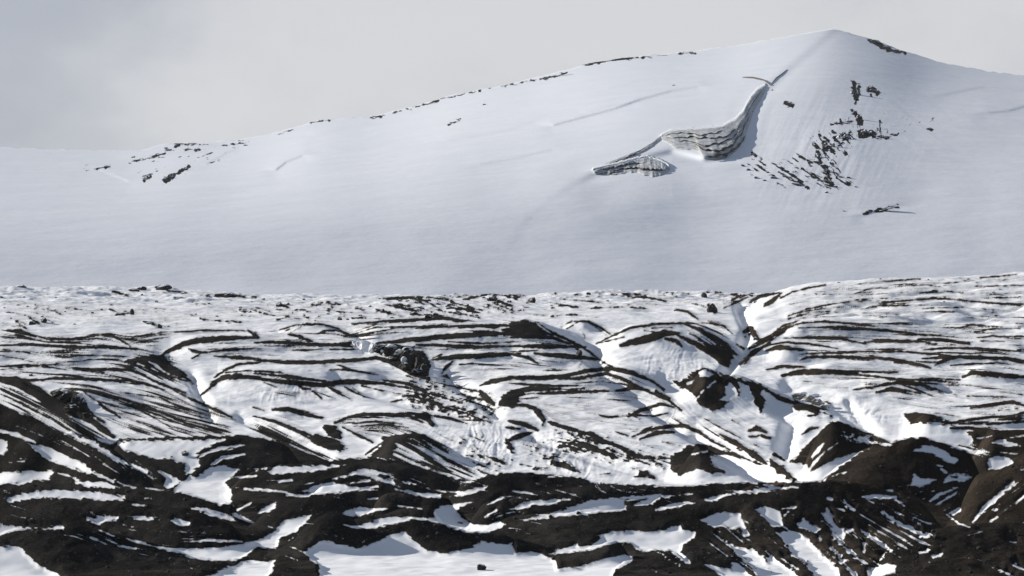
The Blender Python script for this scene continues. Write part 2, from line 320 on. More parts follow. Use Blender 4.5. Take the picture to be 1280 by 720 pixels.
sn("498,632 528,636",4.5); sn("606,646 621,638",4.5); sn("615,629 628,621",2.5); sn("576,602 588,603",4); dk("573,653 578,654",2.5,.3)
sp("380,690 400,676 412,676 432,682 450,685 475,675 490,668 505,665 515,672 522,681 535,689 555,692 568,690 590,684 602,677 625,680 640,679 645,691 660,689 680,692 695,702 697,711 720,708 755,698 780,692 792,696 788,703 770,712 765,722 760,745 405,745 398,712 400,706 388,700",.8)
sn("452,678 460,673",3); sn("360,676 372,668",3,.8)
sp("680,693 700,688 725,678 740,671 765,663 785,664 820,665 845,657 852,656 852,662 870,664 868,671 855,680 850,690 862,700 858,703 846,696 838,689 820,688 805,690 795,686 790,680 775,678 760,682 740,688 715,691 690,694",.8)
dk("725,680 737,676 748,672",11,.4); dp("697,695 720,691 745,688 760,682 775,679 788,680 792,686 785,692 755,697 720,708 700,708")
sn("840,690 862,704",3,1.2); sn("823,690 850,706",2,1.4)
sp("636,637 660,627 690,624 713,624 690,630 665,633 650,638",.9); sp("655,650 680,643 710,636 730,628 745,624 770,622 780,625 783,638 760,640 730,643 700,646 675,649",.8); dk("722,640 726,642",3,.3); dk("687,645 692,646",3,.3)
sp("770,622 800,619 830,618 872,616 850,621 825,622 815,630 800,632 790,630 800,627 785,625",.9); dk("826,621 830,624",3,.3); dk("790,627 808,624",3)
sp("812,638 835,632 855,627 869,629 850,633 825,638",.8); sn("818,608 845,606 872,606",3.5); sn("641,614 665,617",4); sn("685,596 700,596",3); sn("722,608 730,607",2.5)
sp("903,612 930,614 960,608 997,609 960,614 925,617"); sp("880,626 900,618 919,617 905,622 890,627",.8); sn("955,606 985,611",3)
# the dark scoured face in the right foreground
zone("860,700 905,655 980,640 1060,650 1130,690 1100,720 870,745", 9, 1)
sp("876,650 890,643 905,640 925,642 930,655 937,671 930,670 925,660 915,663 905,657 893,660",.8); sp("943,637 955,633 970,636 978,645 979,658 965,660 955,648",.8); sn("977,636 993,634",5,1.3); sn("985,640 980,646",3,1)
sp("908,681 930,684 945,690 960,706 972,722 955,730 940,709 925,696",1.6); sp("880,705 900,709 915,712 914,703 925,705 940,722 925,735 905,722",1.2); sn("905,674 925,690 945,700",3,1.6)
sp("969,665 1000,665 1010,672 1025,690 1035,698 1048,712 1055,730 1022,730 1008,703 990,695 982,682",1.5); sp("958,688 975,703 992,714 1003,730 965,730",1.5); sn("978,699 1000,713",5,1.6); sn("1000,690 1020,712",3,1.6)
sp("1027,641 1035,640 1045,655 1058,668 1054,674 1045,665 1035,653",.7); sp("994,655 1005,648 1015,655 1026,661 1015,667 1003,663",1.5); sn("1035,623 1039,624",9,.5); sn("1033,636 1036,640",5); sn("1055,625 1066,638",5,1.9); sn("1045,635 1055,638",2)
sn("1042,672 1062,690 1085,708",5,2.0); sn("1022,672 1045,692 1065,715",5,2.0); sn("1035,700 1055,725",6,1.6); sn("1050,700 1075,725",5,1.8); sn("1078,664 1095,676 1114,688",5,1.4); sn("1110,686 1100,700",4,1.2); sn("1080,680 1080,690",8,.7)
sp("1083,714 1100,706 1124,705 1116,715 1100,722 1085,735",.9); sn("1079,621 1100,621 1119,622",5.5,.9); sn("1086,626 1092,629",3); sn("1104,640 1125,655 1158,671",4,2.0); sn("1120,644 1145,664",4,2.0); sn("1150,670 1158,668",7,1); sn("1140,647 1150,655",2,1.5); sn("1060,664 1068,662",3,1.4); sn("1120,625 1130,632",3,1.6)
# right hill
sp("1140,564 1155,557 1170,558 1185,566 1198,575 1193,580 1180,576 1165,567",.7); sp("1142,592 1150,598 1172,599 1160,605 1150,609 1139,607",.7); sp("1180,599 1190,592 1205,592 1217,598 1210,600 1195,602 1180,603",1.1); sn("1177,586 1182,590",5,1); dk("1190,595 1196,594",4,.6); sn("1172,582 1178,583",3); sn("1197,592 1208,597",3)
sp("1234,572 1250,570 1265,574 1268,578 1250,586 1236,587",.7); sn("1162,627 1175,618 1197,609",4.5); sn("1170,631 1184,623 1197,614",3.5); sn("1216,653 1227,639 1241,626 1268,602",6.5,.7); sp("1186,641 1200,633 1202,638 1192,645",.7); sn("1270,630 1290,610",5); sn("1260,612 1273,603",4); sn("1180,638 1187,635",4); sn("1183,643 1200,655 1212,659",3); sn("1238,652 1248,647",4); sn("1240,640 1250,632",5,1.5); sn("1163,614 1167,614",3); sn("1107,613 1115,613",3.5)
sp("1240,553 1255,549 1276,557 1260,558",.8); sn("1262,547 1290,544",4); sn("1208,557 1237,566",5,1.2); sn("1250,565 1272,567",2.5); sn("1190,557 1210,563 1228,571",3,1); sn("1222,548 1240,545",2); sn("1276,588 1290,585",5)
sn("1243,708 1268,722",6,1.5); sn("1268,706 1285,712",6,1.5); sn("1150,690 1166,686",4,1.6); sp("1165,693 1178,692 1176,697 1166,698",1); sn("1156,697 1162,702",3,1); sn("1263,677 1270,678",4)
sn("1000,597 1015,594",3); sn("1030,600 1038,594",3)
# clean drifts
sp("1000,490 1030,488 1060,495 1075,512 1090,525 1115,545 1135,548 1150,545 1160,549 1185,558 1208,556 1215,548 1212,542 1195,535 1160,528 1130,520 1090,500 1050,490",.3) if False else None

dk("480,374 500,373 520,371 545,372 560,375",2.2,1.6); dk("575,375 600,370 613,367 630,370 645,374",3.2,1.8); dk("617,372 628,378 640,383",4,1.8); dk("525,374 540,380 552,388",4,1.8); dk("500,380 515,385 530,384",2.5,1.6); dk("470,386 480,390 495,393",2.5,1.6); dk("530,393 545,395 560,393",3.5,1.6)
dk("700,374 740,377 752,378",1.8,1); dk("785,374 800,371 815,373 832,377",2.2,1); dk("768,364 780,367 800,366",1.6,1.2); dk("830,366 850,366 880,368 940,369",1.6,1.6)
dk("140,364 160,369",2,1.2); dk("165,364 175,361 186,362",2.2,1); dk("250,369 290,370 320,371",1.5,1.4); dk("345,378 362,385",4,1.6); dk("320,384 340,390",2,1.4); dk("345,400 360,396 375,399",2,1.4)
dk("35,396 45,402 52,408",4,1.6); dk("20,402 32,410",3,1.5); dk("180,402 195,407 210,409",2.5,1.4); dk("220,405 235,410",2,1.4); dk("135,386 150,392 165,392",2,1.4)

dk("200,361 215,364 232,367",2.2,1.0); dk("275,369 288,368 302,371",2.5,1); dk("560,384 580,386 600,391",2.5,1.8); dk("480,381 500,384 520,389",2.2,1.8); dk("410,386 425,390 440,391",2,1.6); dk("440,398 455,396 475,399",2,1.6); dk("60,388 75,392 85,397",1.8,1.6); dk("250,398 275,402 300,403",2,1.6); dk("230,392 245,396",1.8,1.5); dk("655,392 690,395 720,393",1.6,1.6); dk("740,385 780,383 810,386",1.5,1.5); dk("690,385 705,382 722,384",1.5,1.5)
zone("0,372 300,376 300,404 0,404",1.45,1.8,.45)


# ------------------------------------------------------------------ rasterise the survey
SC = 1.5
RX0, RX1, RY0, RY1 = -64, 1344, 334, 744
W_, H_ = int((RX1 - RX0) * SC), int((RY1 - RY0) * SC)
gx = (RX0 + (np.arange(W_) + 0.5) / SC).astype(np.float32)
gy = (RY0 + (np.arange(H_) + 0.5) / SC).astype(np.float32)

def seg_field(pts, x0, x1, y0, y1, half=None):
    X, Y = np.meshgrid(gx[x0:x1], gy[y0:y1])
    best = np.full(X.shape, 1e9, np.float32)
    n = len(pts) - 1
    for i in range(n):
        a, b = pts[i], pts[i + 1]
        d = b - a
        l2 = float(d @ d) + 1e-6
        t = np.clip(((X - a[0]) * d[0] + (Y - a[1]) * d[1]) / l2, 0, 1)
        dist = np.hypot(X - a[0] - t * d[0], Y - a[1] - t * d[1])
        if half is not None:
            dist = dist - (half[i] + (half[i + 1] - half[i]) * t)
        best = np.minimum(best, dist)
    return X, Y, best
def inside(pts, X, Y):
    c = np.zeros(X.shape, bool)
    n = len(pts)
    for i in range(n):
        a, b = pts[i], pts[(i + 1) % n]
        if a[1] == b[1]: continue
        m = ((a[1] > Y) != (b[1] > Y)) & (X < (b[0] - a[0]) * (Y - a[1]) / (b[1] - a[1]) + a[0])
        c ^= m
    return c
def box(pts, m):
    x0 = int(np.clip((pts[:, 0].min() - m - RX0) * SC, 0, W_)); x1 = int(np.clip((pts[:, 0].max() + m - RX0) * SC + 1, 0, W_))
    y0 = int(np.clip((pts[:, 1].min() - m - RY0) * SC, 0, H_)); y1 = int(np.clip((pts[:, 1].max() + m - RY0) * SC + 1, 0, H_))
    return x0, x1, y0, y1

# direction in which debris and drifts run
mid, dirv, wts = [], [], []
def add_dir(p, w):
    for a, b in zip(p[:-1], p[1:]):
        l = float(np.hypot(*(b - a)))
        k = max(1, int(l / 15))
        for j in range(k):
            mid.append(a + (b - a) * (j + .5) / k); dirv.append(math.atan2(b[1] - a[1], b[0] - a[0])); wts.append(w * l / k)
for o in exec_ops:
    if o[0] in ('ds', 'ss'): add_dir(o[1], 1.0)
for p in FLOW: add_dir(p, 6.0)
mid = np.array(mid, np.float32); th = np.array(dirv, np.float32); wts = np.array(wts, np.float32)
cx = np.linspace(RX0, RX1, 150); cy = np.linspace(RY0, RY1, 60)
CX, CY = np.meshgrid(cx, cy)
dd2 = (CX.ravel()[:, None] - mid[None, :, 0]) ** 2 + (1.8 * (CY.ravel()[:, None] - mid[None, :, 1])) ** 2
wk = wts[None] / (dd2 + 12 ** 2) ** 1.6
fc = (wk * np.cos(2 * th)).sum(1).reshape(CX.shape); fs = (wk * np.sin(2 * th)).sum(1).reshape(CX.shape)
ang = (np.arctan2(fs, fc) / 2)
c2, s2 = np.cos(2 * ang), np.sin(2 * ang)
def up(a):
    u = (gx - RX0) / (RX1 - RX0) * (len(cx) - 1); v = (gy - RY0) / (RY1 - RY0) * (len(cy) - 1)
    ui = np.clip(u.astype(int), 0, len(cx) - 2); vi = np.clip(v.astype(int), 0, len(cy) - 2)
    fu = (u - ui)[None]; fv = (v - vi)[:, None]
    g = lambda j, i: a[np.ix_(vi + j, ui + i)]
    return (g(0, 0) * (1 - fu) + g(0, 1) * fu) * (1 - fv) + (g(1, 0) * (1 - fu) + g(1, 1) * fu) * fv
ang = np.arctan2(up(s2), up(c2)) / 2
vx, vy = np.cos(ang).astype(np.float32), np.sin(ang).astype(np.float32)

def lic(seed, length, pre):
    w = np.random.default_rng(seed).standard_normal((H_, W_)).astype(np.float32)
    if pre: w = blur(w, pre, 2)
    acc = w.copy()
    JX, JY = np.meshgrid(np.arange(W_, dtype=np.float32), np.arange(H_, dtype=np.float32))
    for sg in (-1, 1):
        x, y = JX.copy(), JY.copy(); ux, uy = vx * sg, vy * sg
        for k in range(length):
            x += ux * 1.4; y += uy * 1.4
            xi = np.clip(x.astype(np.int32), 0, W_ - 1); yi = np.clip(y.astype(np.int32), 0, H_ - 1)
            nx, ny = vx[yi, xi], vy[yi, xi]
            s = np.where(nx * ux + ny * uy < 0, -1, 1)
            ux, uy = nx * s, ny * s
            acc += w[yi, xi] * (1 - k / length)
    acc -= acc.mean(); acc /= acc.std()
    return acc.astype(np.float32)
LF = lic(1, 24, 0)
LC = lic(2, 30, 1)
GX, GY = np.meshgrid(gx, gy)
BL = fbm(GX / 5, GY / 3.2, 4, .6).astype(np.float32); BL /= BL.std()
LIC = (0.55 * LF + 0.75 * LC).astype(np.float32); LIC /= LIC.std()
RAG = (0.6 * LIC + 0.6 * BL)

M = np.full((H_, W_), -6.0, np.float32)
for o in exec_ops:
    kind, pts = o[0], o[1]
    if kind[0] == 'z':
        thr, k, grain = o[2], o[3], o[4]
        x0, x1, y0, y1 = box(pts, 14)
        X, Y, d = seg_field(np.vstack([pts, pts[:1]]), x0, x1, y0, y1)
        s_ = np.where(inside(pts, X, Y), d, -d)
        nz = LIC[y0:y1, x0:x1] * (1 - grain) + BL[y0:y1, x0:x1] * grain
        v = (nz - thr + 0.30) * k * 0.75 + np.minimum(0, s_ - 5) * 0.25
        M[y0:y1, x0:x1] = np.maximum(M[y0:y1, x0:x1], v) if kind == 'z' else np.minimum(M[y0:y1, x0:x1], -v)
        continue
    w, n = o[2], o[3]
    if kind[1] == 's':
        cum = np.r_[0, np.cumsum(np.hypot(*np.diff(pts, axis=0).T))]; t = cum / cum[-1]
        half = 0.5 * w * (1.12 if kind == 'ds' else 1.0) * (0.30 + 0.70 * np.sin(math.pi * np.clip(t * .94 + .03, 0, 1)) ** 0.6)
        x0, x1, y0, y1 = box(pts, w / 2 + 7)
        X, Y, d = seg_field(pts, x0, x1, y0, y1, half)
        s_ = -d
    else:
        x0, x1, y0, y1 = box(pts, 7)
        X, Y, d = seg_field(np.vstack([pts, pts[:1]]), x0, x1, y0, y1)
        s_ = np.where(inside(pts, X, Y), d, -d)
    s_ = s_ + n * (0.85 if kind == 'ds' else 1.25) * RAG[y0:y1, x0:x1]
    if kind[0] == 'd': M[y0:y1, x0:x1] = np.maximum(M[y0:y1, x0:x1], s_)
    else: M[y0:y1, x0:x1] = np.minimum(M[y0:y1, x0:x1], -s_)
M = np.clip(M, -6, 6)
SOFT = blur(sstep(-1, 1, M), 3, 2)

def samp(img, px, py):
    x = np.abs((px - RX0 + (RX1 - RX0)) % (2 * (RX1 - RX0)) - (RX1 - RX0)) + RX0
    y = np.where(py > RY1 - 1, 2 * (RY1 - 1) - py, py)
    u = np.clip((x - RX0) * SC - .5, 0, W_ - 1.01); v = np.clip((y - RY0) * SC - .5, 0, H_ - 1.01)
    ui = u.astype(np.int32); vi = v.astype(np.int32); fu = (u - ui).astype(np.float32); fv = (v - vi).astype(np.float32)
    return (img[vi, ui] * (1 - fu) + img[vi, ui + 1] * fu) * (1 - fv) + (img[vi + 1, ui] * (1 - fu) + img[vi + 1, ui + 1] * fu) * fv

# ------------------------------------------------------------------ shape of the moraine
BASE = np.array([[20, 900], [60, 800], [150, 790], [230, 734], [290, 711], [330, 696], [470, 632], [580, 578], [720, 508], [850, 448], [960, 408], [1150, 384], [1300, 377], [1500, 371], [1620, 371], [1700, 378]], float)
def base_z(D):
    py = np.interp(D, BASE[:, 0], BASE[:, 1])
    return world_at(640, py, D)[2]
RIDGES = []
def ridge(s, D, wf, wb, D2=None): RIDGES.append((P(s).astype(float), D, wf, wb, D if D2 is None else D2))
GULLY = []
def gully(s, w, dep): GULLY.append((P(s), w, dep))

# skyline shelf and the broad dome on the right
ridge("-60,356 0,357 60,359 150,361 200,358 230,364 290,367 340,372 430,375 520,372 560,376 610,369 640,374 700,366 770,365 850,365 900,367 940,368 1000,366 1100,366 1340,366",1500,160,60)
ridge("905,402 925,387 960,369 985,361 1030,355 1100,350 1180,347 1280,341 1345,338",1230,330,90)
ridge("560,380 590,372 612,367 635,371 665,380",1380,40,30)
ridge("520,378 545,374 570,380",1350,40,30)
ridge("830,392 860,382 890,378 920,374 945,380",1180,60,30)
# mid slope: domes and steps
ridge("430,412 470,404 520,401 580,399 620,401 655,399 680,404 705,420 740,440 775,464",905,85,45,885)
ridge("690,412 710,402 735,401 752,409 768,424",960,30,22)
ridge("740,434 765,420 790,409 820,404 850,403 880,405 905,420 925,440",880,55,35)
ridge("330,418 360,408 385,405 410,406 440,420",930,45,25)
ridge("150,428 200,416 250,412 300,412 330,418",945,40,30)
ridge("0,416 50,418 100,420 130,418 150,423 168,436",925,40,25)
ridge("190,452 212,437 240,426 280,422 330,421 400,424 450,424 480,432",880,50,40)
ridge("-60,432 0,431 80,432 150,434 190,439 212,452 232,466 250,488",845,60,35)
ridge("240,500 262,480 290,466 330,462 400,462 460,466 500,472",790,50,35)
ridge("590,486 620,474 680,470 735,462 768,460 795,467 820,478 845,498 870,520",765,60,38)
ridge("840,487 860,470 878,458 900,464 930,471 955,484 990,505",735,35,26)
ridge("60,496 75,487 95,485 130,490 170,502 220,520 290,550",725,45,35)
ridge("-60,452 0,474 25,476 50,490 75,505 105,521 130,538",655,40,30,600)
ridge("320,512 345,511 375,516 405,526",700,28,22)
ridge("415,532 435,521 460,517 510,517 540,523 570,534",690,35,26)
ridge("770,560 800,542 835,532 858,531 880,543 905,560 930,578",660,35,28)
ridge("775,528 800,512 830,504 850,510",710,25,20)
ridge("1120,524 1150,514 1200,520 1250,516 1340,508",640,30,40)
ridge("990,462 1040,460 1090,465 1150,472 1210,478",800,28,40)
ridge("1050,490 1100,480 1150,478 1200,492",760,24,40)
ridge("1190,472 1220,463 1280,467 1340,470",780,24,40)
ridge("950,440 975,430 1010,440 1080,442 1150,446",845,24,40)
ridge("1140,447 1190,442 1260,445 1340,450",840,24,40)
ridge("960,425 985,405 1040,400 1100,405 1180,416 1240,428",930,30,50)
# lower slope
ridge("450,574 465,562 480,548 505,543 528,545 560,566 592,592",590,24,22,575)
ridge("985,585 1000,564 1020,544 1040,526 1060,529 1085,540 1118,556",530,22,18)
ridge("835,582 855,561 873,554 888,556 910,564 940,576 965,590",545,20,18)
ridge("1200,548 1225,536 1260,537 1340,533",555,22,25)
ridge("115,560 140,553 160,549 220,547 290,545 330,550 370,562 395,575",560,22,20,545)
ridge("-60,490 0,505 40,522 80,540 110,545 140,562 170,585 200,605 222,616",500,24,20,455)
ridge("270,612 310,592 345,581 390,577 440,574 470,572 500,577 540,588 570,599 592,604",500,22,20)
# hummocks of the foreground
ridge("545,612 590,598 620,592 660,591 700,598 740,604 800,606 860,606 920,604 965,604",470,18,16)
ridge("1000,606 1025,596 1050,580 1080,562 1110,551 1140,547 1168,550 1190,558 1220,570 1250,590",460,22,20)
ridge("-60,608 0,606 60,603 120,609 180,614 220,615 260,626 300,642 332,662",430,16,15,400)
ridge("360,626 400,611 450,606 500,607 550,611",445,12,12)
ridge("600,640 650,622 700,614 760,611 830,612 880,622",430,12,12)
ridge("300,652 340,636 370,627 400,620 430,622 470,636",395,14,14)
ridge("440,634 480,626 540,625 600,634",405,11,11)
ridge("570,650 600,632 640,624 670,624",400,12,12)
ridge("1180,632 1195,612 1210,603 1240,589 1280,571 1340,546",400,20,22)
ridge("-60,636 0,629 35,626 70,624 120,627 170,631 230,637 270,650 305,664 330,676",370,14,14,350)
ridge("400,660 450,652 500,641 545,638 580,648",372,11,11)
ridge("555,672 600,661 640,653 680,646 720,643 780,640 840,634 890,624 930,614 960,606 1000,602 1035,605 1080,612 1130,624 1165,642 1195,660",372,15,18)
ridge("690,700 740,686 775,678 800,684",300,7,8)
ridge("1075,728 1095,694 1115,680 1145,674 1185,664 1220,657 1250,654 1285,656 1340,668",262,12,13)
ridge("780,712 840,700 900,692 960,700",285,9,10)
ridge("-140,684 -60,678 0,672 40,665 90,661 125,664 160,675 200,687 250,700 310,712 380,726",292,13,12)
ridge("310,706 365,676 378,661 395,649 412,642 428,641 442,650 458,662 470,662 490,657 520,651 546,649 572,658 600,668 645,680 720,698",333,11,10)
gully("740,440 780,480 830,515 880,545 930,575 970,600",10,3.2); gully("925,385 935,410 925,440 900,470",6,3.0); gully("960,500 990,520 980,560",10,2.2); gully("240,470 255,500 262,520",7,2.2); gully("560,470 600,495 620,512",8,2.4)
gully("1060,500 1072,515 1085,528",5,1.0)

gully("420,470 470,490 520,505 580,520",7,1.4); gully("640,440 700,455 740,458",8,1.2); gully("300,520 360,545 410,570",6,1.2); gully("660,540 760,575 830,590",8,1.4); gully("985,480 1040,500 1090,540",9,1.6)


av = np.concatenate([np.linspace(-.42, -.19, 150, endpoint=False), np.linspace(-.19, .19, 1140, endpoint=False), np.linspace(.19, .42, 150)])
NA = len(av)
Dv = np.concatenate([np.arange(16, 180, 4.0), np.arange(180, 560, 0.42), np.arange(560, 980, 0.72), np.arange(980, 1300, 1.5), np.arange(1300, 1700, 3.0)])
ND = len(Dv)
AA, DD = np.meshgrid(av, Dv)
XX = AA * DD
uD = np.arange(0, 1720, 2.0)
uz = base_z(uD); uz[uD < 16] = base_z(np.array([16.0]))[0]
for _ in range(2): uz = np.convolve(np.pad(uz, 15, mode='edge'), np.ones(31) / 31, mode='valid')
zb = np.interp(Dv, uD, uz)
Z0 = np.repeat(zb[:, None], NA, 1)
wander = fbm(XX / 24, DD / 24, 3)
bump = np.zeros_like(Z0)
for pts, D1, wf, wb, D2 in RIDGES:
    px = pts[:, 0]; f = (px - px[0]) / (px[-1] - px[0])
    Dp = D1 + (D2 - D1) * f
    wx, _, wz = world_at(px, pts[:, 1], Dp)
    ap = wx / Dp
    o = np.argsort(ap)
    # smooth crest through the surveyed points
    Dc = np.interp(av, ap[o], Dp[o])
    zc = np.interp(av, ap[o], wz[o])
    k = np.array([1, 4, 6, 4, 1]) / 16.0
    wf, wb = (wf * .62, wb * .8) if Dp.mean() < 560 else ((wf * .40, wb) if Dp.mean() < 1000 else (wf * .62, wb))
    for _ in range(8): zc = np.convolve(np.pad(zc, 2, mode='edge'), k, mode='valid')
    ins = (av >= ap.min()) & (av <= ap.max())
    edge = np.minimum(av - ap.min(), ap.max() - av) / 0.012
    amp = (zc - np.interp(Dc, Dv, zb)) * sstep(0, 1, edge) * ins
    amp = np.maximum(amp, 0)
    cols = np.where(amp > 0.02)[0]
    if len(cols) == 0: continue
    r0, r1 = np.searchsorted(Dv, [Dc[cols].min() - 4.2 * wf, Dc[cols].max() + 3.4 * wb])
    sl = (slice(r0, r1), slice(cols[0], cols[-1] + 1))
    u = DD[sl] - Dc[None, sl[1]]
    wfv = wf * (1 + 0.35 * wander[sl]); 
    q = np.where(u < 0, -u / wfv, u / wb)
    pr = np.exp(-np.abs(q) ** 1.7)
    b = amp[None, sl[1]] * pr
    a0 = bump[sl]
    kk = 0.5
    h = np.clip(0.5 + 0.5 * (b - a0) / kk, 0, 1)
    bump[sl] = np.maximum(a0, b) + (h * (1 - h) * kk - 0.0) * 0.6 * (np.minimum(a0, b) > 0.05)
ZZ = Z0 + bump
def vis(ZZ):
    e_ = ZZ / DD
    return e_ >= np.maximum.accumulate(e_, axis=0) - 1.6 / FPX
# drifts, hummocks and runnels
fade = sstep(60, 200, DD)
amp_far = sstep(1000, 1400, DD)
ZZ = ZZ + fade * (fbm(XX / 30 + 3, DD / 38, 3) * (0.45 + 0.3 * sstep(560, 700, DD) - 0.4 * amp_far) + fbm(XX / 5.5, DD / 7.5 + 40, 3, .55) * 0.16 + vnoise(XX / 1.1, DD / 1.6) * 0.025 + amp_far * (fbm(XX / 14, DD / 16 + 9, 4, .6) * 0.95 + np.abs(fbm(XX / 40, DD / 30 + 2, 3)) * 0.8) + sstep(560, 640, DD) * fbm(XX / 13 + 5, DD / 17, 3, .6) * 0.28)
PX, PY = project(XX, DD, ZZ)
for pts, w, dep in GULLY:
    m = (PX > pts[:, 0].min() - 3 * w) & (PX < pts[:, 0].max() + 3 * w) & (PY > pts[:, 1].min() - 3 * w) & (PY < pts[:, 1].max() + 3 * w) & (DD > 300)
    x, y = PX[m], PY[m]
    best = np.full(x.shape, 1e9)
    for a, b in zip(pts[:-1], pts[1:]):
        d = b - a; l2 = float(d @ d)
        t = np.clip(((x - a[0]) * d[0] + (y - a[1]) * d[1]) / l2, 0, 1)
        best = np.minimum(best, np.hypot(x - a[0] - t * d[0], y - a[1] - t * d[1]))
    ZZ[m] -= dep * np.exp(-(best / w) ** 2)
# put the rows of the mesh where the ground turns steep towards the viewpoint
PX, PY = project(XX, DD, ZZ)
segs = [(180.0, 556.0, 1150), (556.0, 1010.0, 1000), (1010.0, 1696.0, 280)]
nD = [DD[Dv < 180]]; nZ = [ZZ[Dv < 180]]
wt = np.abs(np.gradient(PY, axis=0)) / np.gradient(Dv)[:, None]
kr = np.ones(21) / 21
for _ in range(2):
    wt = np.apply_along_axis(lambda c: np.convolve(np.pad(c, 10, mode='edge'), kr, mode='valid'), 1, wt)
    wt = np.apply_along_axis(lambda c: np.convolve(np.pad(c, 2, mode='edge'), np.ones(5) / 5, mode='valid'), 0, wt)
for d0, d1, n_ in segs:
    m = (Dv >= d0 - 8) & (Dv <= d1 + 8)
    dd = Dv[m]; w_ = wt[m] + 0.35 * wt[m].mean()
    cum = np.vstack([np.zeros((1, NA)), np.cumsum(0.5 * (w_[1:] + w_[:-1]) * np.diff(dd)[:, None], axis=0)])
    oD = np.empty((n_, NA)); oZ = np.empty((n_, NA)); zz = ZZ[m]
    for j in range(NA):
        c0, c1 = np.interp([d0, d1], dd, cum[:, j])
        oD[:, j] = np.interp(np.linspace(c0, c1, n_, endpoint=False), cum[:, j], dd)
        oZ[:, j] = np.interp(oD[:, j], dd, zz[:, j])
    oD[0] = d0
    nD.append(oD); nZ.append(oZ)
DD = np.vstack(nD); ZZ = np.vstack(nZ); XX = AA[:1] * DD; ND = len(DD)
fade = sstep(60, 200, DD); amp_far = sstep(1000, 1400, DD)
PX, PY = project(XX, DD, ZZ)
ZZ = ZZ + fade * (1 - .5 * amp_far) * ((samp(SOFT, PX, PY) - .3) * 0.45 + samp(SOFT, PX, PY) * sstep(600, 450, DD) * (fbm(XX / 2.6, DD / 3.4, 3, .6) * 0.13 + np.abs(fbm(XX / 9, DD / 9 + 5, 2)) * 0.35) + samp(LC, PX, PY) * 0.015 * sstep(500, 640, DD))
for x_, y_, rx, ry, h_ in [(600, 552, 46, 34, 1.0), (740, 585, 55, 17, .8), (688, 565, 26, 25, .7), (845, 460, 40, 24, .6), (1075, 520, 40, 22, .6), (345, 490, 70, 14, .5)]:
    q = np.exp(-(((PX - x_) / rx) ** 2 + ((PY - y_) / ry) ** 2)) * (DD > 480)
    u_ = PX + 0.25 * (PY - y_) + 5 * vnoise(PX / 30, PY / 14)
    ZZ = ZZ + q * h_ * (0.55 - np.abs(fbm(u_ / 13 + x_, PY / 38, 4, .6))) * (0.35 + 0.35 * vnoise(PX / 26 + 4, PY / 20))
PX, PY = project(XX, DD, ZZ)
V = vis(ZZ)
ATT = samp(M, PX, PY)
emax = np.maximum.accumulate(ZZ / DD, axis=0)
_, pyo = project(XX, DD, emax * DD)
hid = samp(M, PX, pyo - 1.0)
deep = sstep(2.0, 25.0, PY - pyo)
# behind crests: what grows out of the ground's own slope
ATT = np.where(V, ATT, np.clip(hid + deep * fbm(XX / 9, DD / 9, 3) * 3, -6, 6))
ATT = np.where(DD < 190, np.clip(fbm(XX / 12, DD / 14, 3) * 5 + 1.5, -6, 6), ATT)

# ------------------------------------------------------------------ materials
def mat(name):
    m = bpy.data.materials.new(name); m.use_nodes = True
    t = m.node_tree; t.nodes.clear()
    o = N(t, 'ShaderNodeOutputMaterial'); b = N(t, 'ShaderNodeBsdfPrincipled')
    L(t, b.outputs[0], o.inputs['Surface'])
    b.inputs['Specular IOR Level'].default_value = 0.25
    return m, t, b
def noise(t, scale, detail=4, rough=.55, vec=None, dim='3D'):
    n = N(t, 'ShaderNodeTexNoise'); n.inputs['Scale'].default_value = scale
    n.inputs['Detail'].default_value = detail; n.inputs['Roughness'].default_value = rough
    if vec is not None: L(t, vec, n.inputs['Vector'])
    return n
def ramp(t, src, stops, interp='LINEAR'):
    r = N(t, 'ShaderNodeValToRGB'); r.color_ramp.interpolation = interp
    el = r.color_ramp.elements
    while len(el) < len(stops): el.new(0.5)
    for q, (p_, c_) in zip(el, stops):
        q.position = p_; q.color = (*c_, 1)
    L(t, src, r.inputs['Fac'])
    return r
def math_(t, op, a, b=None, c=None, clamp=False):
    n = N(t, 'ShaderNodeMath', operation=op, use_clamp=clamp)
    for i, v in enumerate((a, b, c)):
        if v is None: continue
        if isinstance(v, (int, float)): n.inputs[i].default_value = v
        else: L(t, v, n.inputs[i])
    return n.outputs[0]
def mixc(t, f, a, b):
    n = N(t, 'ShaderNodeMix', data_type='RGBA')
    for k, v in (('Factor', f), ('A', a), ('B', b)):
        if isinstance(v, (int, float)): n.inputs[k].default_value = v
        elif isinstance(v, tuple): n.inputs[k].default_value = (*v, 1)
        else: L(t, v, n.inputs[k])
    return n.outputs['Result']

